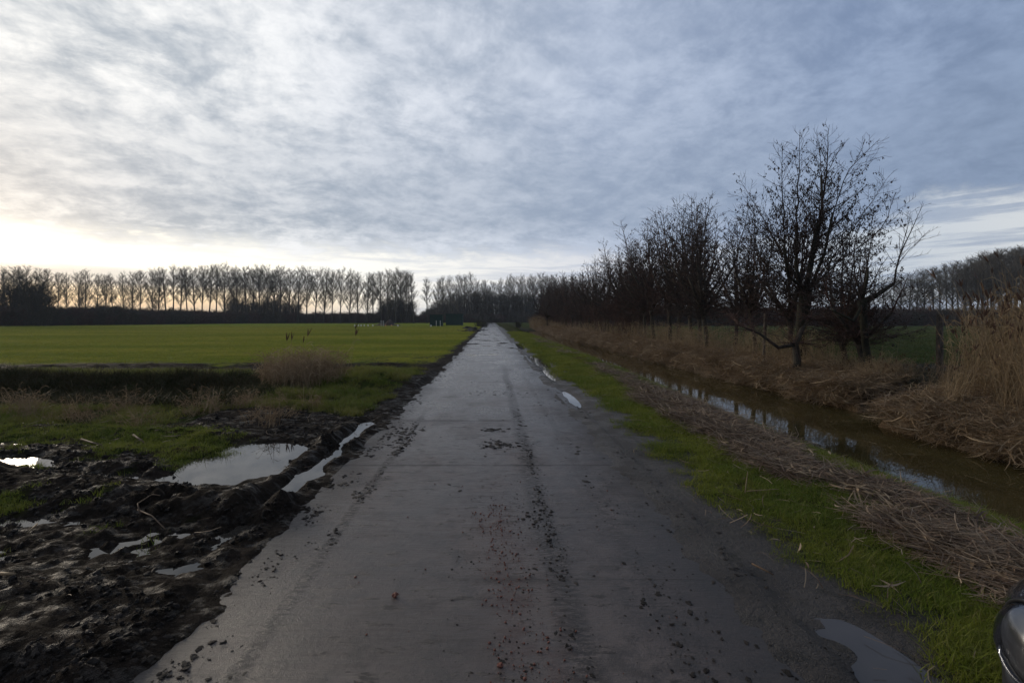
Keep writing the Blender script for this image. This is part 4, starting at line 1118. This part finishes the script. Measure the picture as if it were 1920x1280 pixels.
# dense thicket trees, nominal 10 m
def thicket_proto(seed, H=10., nst=16, wid=2.6, m=None):
    r = random.Random(seed); sg = Segs()
    for i in range(nst):
        a = r.random() * 6.28; d0 = r.random() ** .5 * wid * .6
        b = Vector((math.cos(a) * d0, math.sin(a) * d0, -.2)); hh = H * (1 - .35 * (d0 / wid) ** 2) * r.uniform(.7, 1)
        t = b + Vector((math.cos(a) * wid * .4 * r.random(), math.sin(a) * wid * .4 * r.random(), hh))
        sg.add(b, b.lerp(t, .5), .12, .08); sg.add(b.lerp(t, .5), t, .08, .02)
        for j in range(26):
            p = b.lerp(t, r.uniform(.04, 1)); a2 = r.random() * 6.28; d = Vector((math.cos(a2), math.sin(a2), r.uniform(.2, 1.3))).normalized(); L = r.uniform(.6, 2.0)
            e = p + d * L; sg.add(p, e, .045, .022)
            for _ in range(3):
                c_ = p.lerp(e, r.random()); a3 = r.random() * 6.28
                sg.add(c_, c_ + Vector((math.cos(a3), math.sin(a3), r.uniform(-.2, 1))).normalized() * r.uniform(.3, .8), .03, .016)
    print('thicket', len(sg.a))
    return (None, [('branches', sg.mesh('branches', m or m_thick))])
TP = [thicket_proto(70), thicket_proto(71), thicket_proto(72, 10, 20, 3.0)]
def thick(lst, grp, lab):
    for i, (px, ytop, Yt) in enumerate(lst):
        xx = (px - 920) / F * Yt; s = (CZ - (ytop - 598) / F * Yt) / 10
        w_ = max(.8, min(s, 1.5)) * random.uniform(.95, 1.2)
        place_tree(TP[i % 3], (xx, Yt, 0), random.random() * 6.28, (w_, w_, s), 'thicket_tree', lab.format(ORD[i]), 'tree', grp)
thick([(p, 555 + abs(p - 742) * .12 + random.gauss(0, 1), 200 + random.uniform(-5, 5)) for p in range(716, 772, 6)], 'dense thicket left of the sheds', 'dense dark tree in the square thicket behind the heap, {} from the left')
thick([(p, float(np.interp(p, [806, 840, 880, 930, 1000, 1060], [572, 550, 540, 541, 546, 552])) + random.gauss(0, 2), 240 + random.uniform(-12, 12)) for p in range(806, 1070, 9)], 'dark wood at the end of the road', 'dark dense tree in the wood at the road end, {} counted from the left')
thick([(p, 560 + random.gauss(0, 3), 215 + random.uniform(-5, 5)) for p in range(432, 560, 7)], 'low wood behind the poplars', 'low dark tree of the wood behind the poplars, {} counted from the left')
thick([(6, 530, 112), (20, 520, 114), (48, 532, 112), (58, 515, 113), (68, 518, 116), (78, 540, 112)], 'ivy covered trees on the far left', 'dark ivy covered tree at the left edge of the field, {} from the left')

# scrub bands (uncountable)
PB = protos('scrub', [thicket_proto(80, 3.2, 12, 2.2)[1][0][1], thicket_proto(81, 3.2, 12, 2.2)[1][0][1], thicket_proto(82, 3.0, 12, 2.4, m_redtwig)[1][0][1]])
PR = protos('brown_scrub', [thicket_proto(83, 3.2, 12, 2.2, m_redtwig)[1][0][1], thicket_proto(84, 3.2, 12, 2.2, m_thick)[1][0][1]])
def band(name, pts, n, depth, h, coll, label):
    pp = np.array(pts, float); t = rng.random(n) * (len(pp) - 1); i = t.astype(int); f_ = (t - i)[:, None]
    p = pp[i] * (1 - f_) + pp[i + 1] * f_
    Yt = p[:, 1] + rng.uniform(0, depth, n); xx = (p[:, 0] - 920) / F * Yt
    s = p[:, 2] / 3.2 * (.75 + .5 * rng.random(n) * (1 + 0 * Yt)) * h * .82
    scatter(name, np.stack([xx, Yt, 0 * xx - .1], -1), rot0(n, .05), s, coll, label)
band('field_scrub', [(-140, 98, 4.2), (0, 107, 4.2), (100, 118, 4.0), (200, 130, 4.6), (330, 150, 4.2), (470, 178, 4.0), (600, 188, 3.6), (700, 190, 3.6)], 620, 10, 1.05, PB, 'dark scrub along the far edge of the green field')
band('wood_scrub', [(690, 195, 3.4), (800, 205, 3.6), (930, 225, 4.0), (1080, 225, 4.5)], 300, 14, 1.0, PB, 'dark undergrowth at the foot of the wood')
band('distant_scrub', [(150, 205, 5.5), (300, 215, 5), (450, 220, 5), (640, 225, 5), (800, 235, 6), (860, 250, 9)], 150, 12, 1.0, PB, 'tangled low wood seen between the poplar trunks')
band('pasture_scrub', [(1060, 118, 4.6), (1300, 118, 4.6), (1600, 118, 4.4), (1750, 118, 4.2), (2060, 118, 4.4)], 520, 6, 1.0, PR, 'brown scrub along the far edge of the pasture')

# ------------------------------------------------------------------ reed tuft on the left hump
tufts = []
r = random.Random(3)
me1 = reeds(900, .95, .40, .98, .0048, (.02, 0, .2), .0, 330, .5, m=m_straw)
o = link('reed_tuft', me1, None, (-4.45, 11.5, float(Hs([-4.45], [11.5])[0]) - .03)); o.scale = (1, .6, 1)
tag(o, 'dry brown reed tuft at the right end of the left ditch', 'reed tuft')
for (px, py, Yd, hh, lb) in ((545, 735, 11.3, 1.15, 'left cluster'), (566, 735, 11.5, 1.2, 'middle cluster'), (655, 720, 12.0, 1.25, 'right pair')):
    xx = (px - 920) / F * Yd
    me2 = reeds(2, .12, hh * .85, hh, .005, (.12, 0, .08), 1.0, int(px), .6)
    o = link('reed_stalks', me2, None, (xx, Yd, float(Hs([xx], [Yd])[0]))); tag(o, f'{lb} of taller plumed reed stalks rising from the brown tuft', 'reeds', 'plumed stalks above the brown tuft')

# ------------------------------------------------------------------ fence posts with wire
def post(px, pyt, Yd, rad, lean, lb):
    xx = (px - 920) / F * Yd; top = CZ - (pyt - 598) / F * Yd; gz = float(Hs([xx], [Yd])[0])
    n = 6; P = [Vector((lean * t, 0, (top - gz + .3) * t - .3)) for t in np.linspace(0, 1, n)]
    V, Fc = tube(P, [rad * (1 - .12 * i / n) for i in range(n)], 10, .12)
    o = link('fence_post', mesh_from('fence_post', V, Fc, m_post), None, (xx, Yd, gz)); tag(o, lb, 'fence post', 'posts of the pasture fence')
    return Vector((xx + lean, Yd, top))
pa = post(1431, 588, 17.0, .055, .08, 'thin grey wooden fence post among the alders left of the tallest one')
pb_ = post(1762, 589, 13.6, .085, .0, 'stout round brown fence post beside the tall reeds')
pc = post(1843, 566, 30, .07, 0.0, 'dark distant post seen through the tops of the tall reeds')
wi = 0
for zf in (.95, .62, .3):
    sg = Segs()
    a = Vector((pa.x, pa.y, pa.z * zf)); b = Vector((pb_.x, pb_.y, pb_.z * zf))
    P = [a.lerp(b, t) + Vector((0, 0, -.06 * math.sin(math.pi * t))) for t in np.linspace(0, 1, 9)]; sg.line(P, .0025, .0025)
    o = link('fence_wire', sg.mesh('fence_wire', m_wire, 4)); tag(o, ('top', 'middle', 'lowest')[wi] + ' slack rusty wire strung between the two near fence posts', 'wire', 'wires of the pasture fence'); wi += 1

# ------------------------------------------------------------------ far things on the field
def emp(name, loc, label, cat, group=None):
    o = bpy.data.objects.new(name, None); sc.collection.objects.link(o); o.location = loc
    return tag(o, label, cat, group)
def shed(px0, px1, pyt, Yd, label, deep=3.0):
    x0 = (px0 - 920) / F * Yd; x1 = (px1 - 920) / F * Yd; h = CZ - (pyt - 598) / F * Yd; w_ = x1 - x0
    o = emp('metal_shed', ((x0 + x1) / 2, Yd, 0), label, 'shed', 'green sheds near the road')
    V, Fc = merge([box(0, 0, (h - .15) / 2, w_, deep, h - .15)])
    # corrugation
    rb = [box(-w_ / 2 + w_ * (i + .5) / 14, -deep / 2 - .03, (h - .2) / 2, w_ / 30, .05, h - .3) for i in range(14)]
    link('wall', mesh_from('wall', *merge([(V, Fc)] + rb), m_shed), o)
    V, Fc = merge([box(0, 0, h - .08, w_ + .25, deep + .25, .12)]); link('roof', mesh_from('roof', V, Fc, m_shed), o)
    V, Fc = merge([box(w_ * .22, -deep / 2 - .09, h * .42, w_ * .2, .05, h * .75)]); link('door', mesh_from('door', V, Fc, m_shed), o)
shed(837, 868, 588, 128, 'longer dark green metal shed standing nearer the road')
shed(807, 830, 589.5, 112, 'smaller dark green metal shed left of the longer one', 2.5)
# dung heap
bm = bmesh.new(); bmesh.ops.create_grid(bm, x_segments=60, y_segments=24, size=1)
HX = (727 - 920) / F * 120
for v in bm.verts:
    a, b = v.co.x, v.co.y
    e = max(0, 1 - a * a) ** .6 * max(0, 1 - b * b) ** .6
    prof = .75 + .35 * math.sin(a * 5 + 1) + .25 * math.sin(a * 9)
    z = 1.5 * e * prof * .8 + .25 * e * (float(fbm(np.array([a * 9.]), np.array([b * 6.]), 3, 300)[0]) - .5) * 2
    v.co = Vector((a * 3.1, b * 2.0, z - .05))
me = bpy.data.meshes.new('dung_heap'); bm.to_mesh(me); bm.free(); me.materials.append(m_heap)
tag(link('dung_heap', me, None, (HX, 120, 0)), 'low reddish brown dung heap on the field edge', 'heap')
# white and orange drums / birds
def marker(px, py, Yd, kind, label):
    xx = (px - 920) / F * Yd
    if kind == 'stake':
        V, Fc = merge([tube([(0, 0, -.1), (0, 0, .9), (0, 0, 1.15)], [.06, .055, .04], 8), box(0, 0, 1.2, .16, .05, .10)]); m_ = m_white
        nm, ct = 'marker_stake', 'stake'
    else:
        V, Fc = tube([(0, 0, 0), (0, 0, .06), (0, 0, .30), (0, 0, .36), (0, 0, .42)], [.11, .13, .13, .09, .05], 10); m_ = m_white if kind == 'white' else m_orange
        nm, ct = 'plastic_drum', 'drum'
    tag(link(nm, mesh_from(nm, V, Fc, m_, smooth=True), None, (xx, Yd, .02)), label, ct, 'small pale things on the field edge')
for i, px in enumerate((665, 672, 677, 683, 690)): marker(px, 603, 106, 'white', f'tiny white object on the field edge left of the heap, {ORD[i]} from the left')
marker(699, 603, 104, 'white', 'larger whitish lump on the field just left of the heap')
marker(714.5, 602, 106, 'stake', 'left one of two short white stakes before the heap'); marker(718.5, 602, 106, 'stake', 'right one of two short white stakes before the heap')
marker(723, 603, 104, 'orange', 'left one of two orange spots before the heap'); marker(734, 603, 104, 'orange', 'right one of two orange spots before the heap')
marker(746, 603, 104, 'white', 'white lump on the field at the right foot of the heap')
marker(808, 601, 103, 'white', 'white lump on the field in front of the smaller shed')
marker(818, 600, 106, 'stake', 'stouter white stake between the two sheds'); marker(825.5, 600, 106, 'stake', 'slimmer white stake between the two sheds')
# bird
bx = U(811, 570, 95)
V = [(-.55, 0, .22), (-.2, .1, .12), (0, .12, 0), (.2, .1, .05), (.5, 0, -.18), (-.2, -.12, .10), (0, -.16, 0), (.2, -.12, .04)]
Vb, Fb = tube([(-.0, -.35, 0), (0, -.15, 0), (0, .1, 0), (0, .3, .02)], [.02, .07, .08, .03], 8)
V2 = [(x_, y_, z_ + .02) for x_, y_, z_ in V] + [(x_, y_, z_ - .01) for x_, y_, z_ in V]
F2 = [(0, 1, 5), (1, 2, 6, 5), (2, 3, 7, 6), (3, 4, 7)] + [(13, 9, 8), (13, 14, 10, 9), (14, 15, 11, 10), (15, 12, 11)]
o = link('gull', mesh_from('gull', *merge([(Vb, Fb), (V2, F2)]), m_white, smooth=True), None, bx)
tag(o, 'small white gull in flight against the dark wood above the sheds', 'bird')
# brush piles by the road end
for px, Yd, s, lb in ((897, 105, 1.0, 'left dark brush pile beside the road end'), (907, 100, .9, 'right dark brush pile touching the road end'), (970, 95, .8, 'reddish brush pile right of the far road')):
    o = link('brush_pile', TP[0][1][0][1], None, ((px - 920) / F * Yd, Yd, 0)); o.scale = (.45 * s, .45 * s, .17 * s); tag(o, lb, 'brush pile', 'brush piles by the far road')
# dirt lumps at left edge of road
for px, Yd, s, lb in ((875, 80, .8, 'flatter dirt mound on the field by the road'), (885, 74, .7, 'pointed dirt mound right beside the road')):
    me = lump(int(px), 3, .5, .5); me.materials.append(m_mud); o = link('dirt_mound', me, None, ((px - 920) / F * Yd, Yd, .05)); o.scale = (s, s, s * .9); tag(o, lb, 'dirt mound', 'dirt mounds left of the road')
# twigs and leaf in the mud
def stick(pts, rad, name, label, cat, m=None):
    P = [Vector(p) for p in pts]; V, Fc = tube(P, [rad * (1 - .4 * i / len(P)) for i in range(len(P))], 6)
    tag(link(name, mesh_from(name, V, Fc, m or m_litter, smooth=True)), label, cat, 'sticks lying in the mud')
def gp(px, py, up=.03):
    Yd = CZ * F / (py - 598); xx = (px - 920) / F * Yd; return (xx, Yd, max(float(Hs([xx], [Yd])[0]), PUD) + up)
stick([gp(152, 826), gp(175, 831), gp(192, 837)], .014, 'stick', 'pale straight stick on the grass patch in the mud', 'stick')
stick([gp(250, 822), gp(270, 830)], .016, 'stick', 'short thick stick right of the pale straight one', 'stick')
stick([gp(262, 972, .05), gp(258, 962, .07), gp(285, 952, .06), gp(300, 956, .05)], .006, 'stick', 'thin bent twig arching over the mud ridge', 'stick')
stick([gp(258, 966, .05), gp(285, 980, .05), gp(310, 990, .03)], .006, 'stick', 'thin curved twig below the arching one', 'stick')
stick([gp(0, 1092), gp(28, 1094)], .010, 'stick', 'tan reed stem on the mud at the left edge', 'stick', m_leafdry)
stick([gp(52, 1000), gp(70, 982)], .007, 'stick', 'pale reed stem tilted on dark mud at far left', 'stick', m_leafdry)
stick([gp(1397, 935, .04), gp(1400, 912, .05), gp(1402, 897, .06)], .004, 'stick', 'upright pale straw on the verge grass', 'stick', m_leafdry)
stick([gp(1400, 932, .04), gp(1430, 932, .05), gp(1460, 931, .05)], .004, 'stick', 'level pale straw crossing the verge grass', 'stick', m_leafdry)
stick([gp(1410, 1063, .03), gp(1435, 1075, .03), gp(1450, 1083, .03)], .006, 'stick', 'brown stick on the muddy edge below the grass', 'stick')

# ------------------------------------------------------------------ parked car, front corner in view at the lower right
car = emp('parked_car', (2.36, -.02, 0), 'dark navy car parked at the right road edge, only its headlight corner showing', 'car')
CX = 2.32; FY = 1.86          # centre line and front end
def car_section(t):
    """t 0 front .. 1 rear : y, half width, profile of (side fraction, z)"""
    y = FY - t * 3.7
    return y
def halfw(y):
    d = FY - y
    e = d / .62
    w_ = .80 * (1 - max(0, 1 - e) ** 2.3) ** .5 if e < 1 else .80
    d2 = (y - (FY - 3.7)) / .5
    if d2 < 1: w_ = min(w_, .80 * (1 - max(0, 1 - d2) ** 2.6) ** .5)
    return max(.02, w_)
def topz(y):
    return np.interp(FY - y, [0, .08, .35, .9, 1.1, 1.75, 2.1, 3.0, 3.45, 3.62, 3.7], [.70, .78, .88, .99, 1.04, 1.40, 1.47, 1.45, 1.25, .9, .8])
ys = [FY - d for d in (0.0, .02, .06, .12, .2, .3, .42, .55, .7, .9, 1.1, 1.3, 1.5, 1.75, 2.1, 2.6, 3.0, 3.25, 3.45, 3.58, 3.66, 3.7)]
def loft(zlo, zhi, nz, m, name, grow=0.0, ys_=ys):
    V = []; Fc = []; nr = 2 * nz
    for y in ys_:
        hw = halfw(y) + grow; tz = topz(y); zh = min(zhi, tz) if zhi < 5 else tz
        ring = []
        for i in range(nz):
            f_ = i / (nz - 1); z = zlo + (zh - zlo) * f_
            u_ = z / tz
            # tumblehome above the belt line and rounded shoulders
            w_ = hw * (1 - .05 * max(0, .45 - z) ** 1 * 2)
            if z > .74: w_ *= 1 - .34 * ((z - .74) / .72) ** 1.3 * (1 if tz > 1.05 else .55)
            if zhi > 5: w_ *= (1 - max(0, (u_ - .84) / .16) ** 3) ** .5 if u_ < 1 else .02
            ring.append((w_, z))
        V += [(-w_, y, z) for w_, z in ring] + [(w_, y, z) for w_, z in reversed(ring)]
    for j in range(len(ys_) - 1):
        for i in range(nr):
            Fc.append((j * nr + i, (j + 1) * nr + i, (j + 1) * nr + (i + 1) % nr, j * nr + (i + 1) % nr))
    Fc.append(tuple(range(nr))); Fc.append(tuple(reversed(range((len(ys_) - 1) * nr, len(ys_) * nr))))
    return link(name, mesh_from(name, V, Fc, m, smooth=True), car)
loft(.50, 9, 26, m_paint, 'body')
loft(.20, .53, 8, m_black, 'bumper', .012)
# windows as dark bands set just proud of the cabin sides
def quad(name, pts, m, parent=car, th=(0, 0, 0)):
    return link(name, mesh_from(name, pts, [tuple(range(len(pts)))], m), parent)
def surf(y, z):
    tz = topz(y); hw = halfw(y); w_ = hw
    if z > .74: w_ *= 1 - .34 * ((z - .74) / .72) ** 1.3 * (1 if tz > 1.05 else .55)
    u_ = z / tz
    w_ *= (1 - max(0, (u_ - .84) / .16) ** 3) ** .5
    return w_ + .004
for s in (-1, 1):
    V = []; Fc = []
    yy = np.linspace(FY - 1.45, FY - 2.9, 9)
    for y in yy:
        for z in np.linspace(.98, min(1.25, topz(y) * .87), 4): V.append((s * surf(y, z), y, z))
    Fc = [(j * 4 + i, j * 4 + i + 1, (j + 1) * 4 + i + 1, (j + 1) * 4 + i) for j in range(8) for i in range(3)]
    link('side_window', mesh_from('side_window', V, Fc, m_win, smooth=True), car)
# windscreen
V = []; ww = np.linspace(-.52, .52, 7)
for y in np.linspace(FY - 1.12, FY - 1.72, 5):
    for x_ in ww: V.append((x_, y + .0, topz(y) + .006 - .03 * (x_ / .52) ** 4))
link('windscreen', mesh_from('windscreen', V, [(j * 7 + i, j * 7 + i + 1, (j + 1) * 7 + i + 1, (j + 1) * 7 + i) for j in range(4) for i in range(6)], m_win, smooth=True), car)
def disc(c, axis_y, r0, wd, k, m, name, parent):
    P = [Vector((c[0] - wd / 2, c[1], c[2])), Vector((c[0] + wd / 2, c[1], c[2]))]
    P = [P[0], P[0].lerp(P[1], .12), P[0].lerp(P[1], .88), P[1]]
    V, Fc = tube(P, [r0 * .93, r0, r0, r0 * .93], k); return link(name, mesh_from(name, V, Fc, m, smooth=False), parent)
for s in (-1, 1):
    for yw in (FY - .72, FY - 3.05):
        wv_ = emp('wheel', (0, 0, 0), None, None); wv_.parent = car
        disc((s * .715, yw, .29), 0, .29, .19, 28, m_tyre, 'tyre', wv_)
        disc((s * .72, yw, .29), 0, .19, .195, 20, m_rim, 'rim', wv_)
# headlamps: blister on the front corner: ring, bowl, reflector blade, clear cover
def ellipsoid(c, rad, rotz_, m, name, parent, cut=None, n=20):
    bm = bmesh.new(); bmesh.ops.create_uvsphere(bm, u_segments=n, v_segments=n, radius=1)
    if cut is not None: bmesh.ops.delete(bm, geom=[v for v in bm.verts if v.co.x < cut], context='VERTS')
    for v in bm.verts: v.co = Vector((v.co.x * rad[0], v.co.y * rad[1], v.co.z * rad[2]))
    bm.transform(Matrix.Translation(Vector(c)) @ Matrix.Rotation(rotz_, 4, 'Z'))
    me = bpy.data.meshes.new(name); bm.to_mesh(me); bm.free(); me.materials.append(m)
    me.polygons.foreach_set('use_smooth', np.ones(len(me.polygons), bool))
    return link(name, me, parent)
for s in (-1, 1):
    hl_ = emp('headlight', (0, 0, 0), None, None); hl_.parent = car
    yh = FY - .43; c = (s * (halfw(yh) - .045), yh, .665)
    ang = math.pi - .32 if s < 0 else .32
    n_ = Vector((math.cos(ang), math.sin(ang), 0)); tdir = Vector((-n_.y, n_.x, 0))
    cc = Vector(c)
    ellipsoid(cc, (.062, .172, .150), ang, m_paint, 'surround', hl_)
    ellipsoid(cc + n_ * .012, (.066, .142, .128), ang, m_bowl, 'bowl', hl_)
    ellipsoid(cc + n_ * .014, (.088, .150, .134), ang, m_glass, 'cover', hl_, cut=-.05)
    P = []
    for i in range(12):
        a = -2.75 + 1.55 * i / 11 if s < 0 else -2.0 + 1.55 * i / 11
        P.append(cc + n_ * (.060 + .012) + tdir * .092 * math.cos(a) * (-1 if s < 0 else 1) * -1 + Vector((0, 0, .085 * math.sin(a))))
    V, Fc = tube(P, [.003 + .009 * math.sin(math.pi * i / 11) for i in range(12)], 6)
    link('reflector_strip', mesh_from('reflector_strip', V, Fc, m_chrome, smooth=True), hl_)
    ringp = [cc + n_ * .028 + tdir * .155 * math.cos(a) + Vector((0, 0, .138 * math.sin(a))) for a in np.linspace(0, 6.283, 33)]
    V, Fc = tube(ringp, [.006] * 33, 6); link('seal', mesh_from('seal', V, Fc, m_black, smooth=True), hl_)
print('done build')

# ------------------------------------------------------------------ thin damp air
V, Fc = box(0, 0, 0, 1, 1, 1)
m_haze = bpy.data.materials.new('haze'); m_haze.use_nodes = True; nt = NT(m_haze.node_tree)
pvn = nt.n('ShaderNodeVolumePrincipled'); pvn.inputs['Color'].default_value = (.80, .84, .90, 1); pvn.inputs['Density'].default_value = .0003
o_ = nt.n('ShaderNodeOutputMaterial'); nt.t.links.new(pvn.outputs[0], o_.inputs['Volume'])
hz_ = link('haze', mesh_from('haze', V, Fc, m_haze), None, (0, 180, 14)); hz_.scale = (6400, 6400, 33); tag(hz_, 'thin damp winter haze over the fields', kind='stuff')
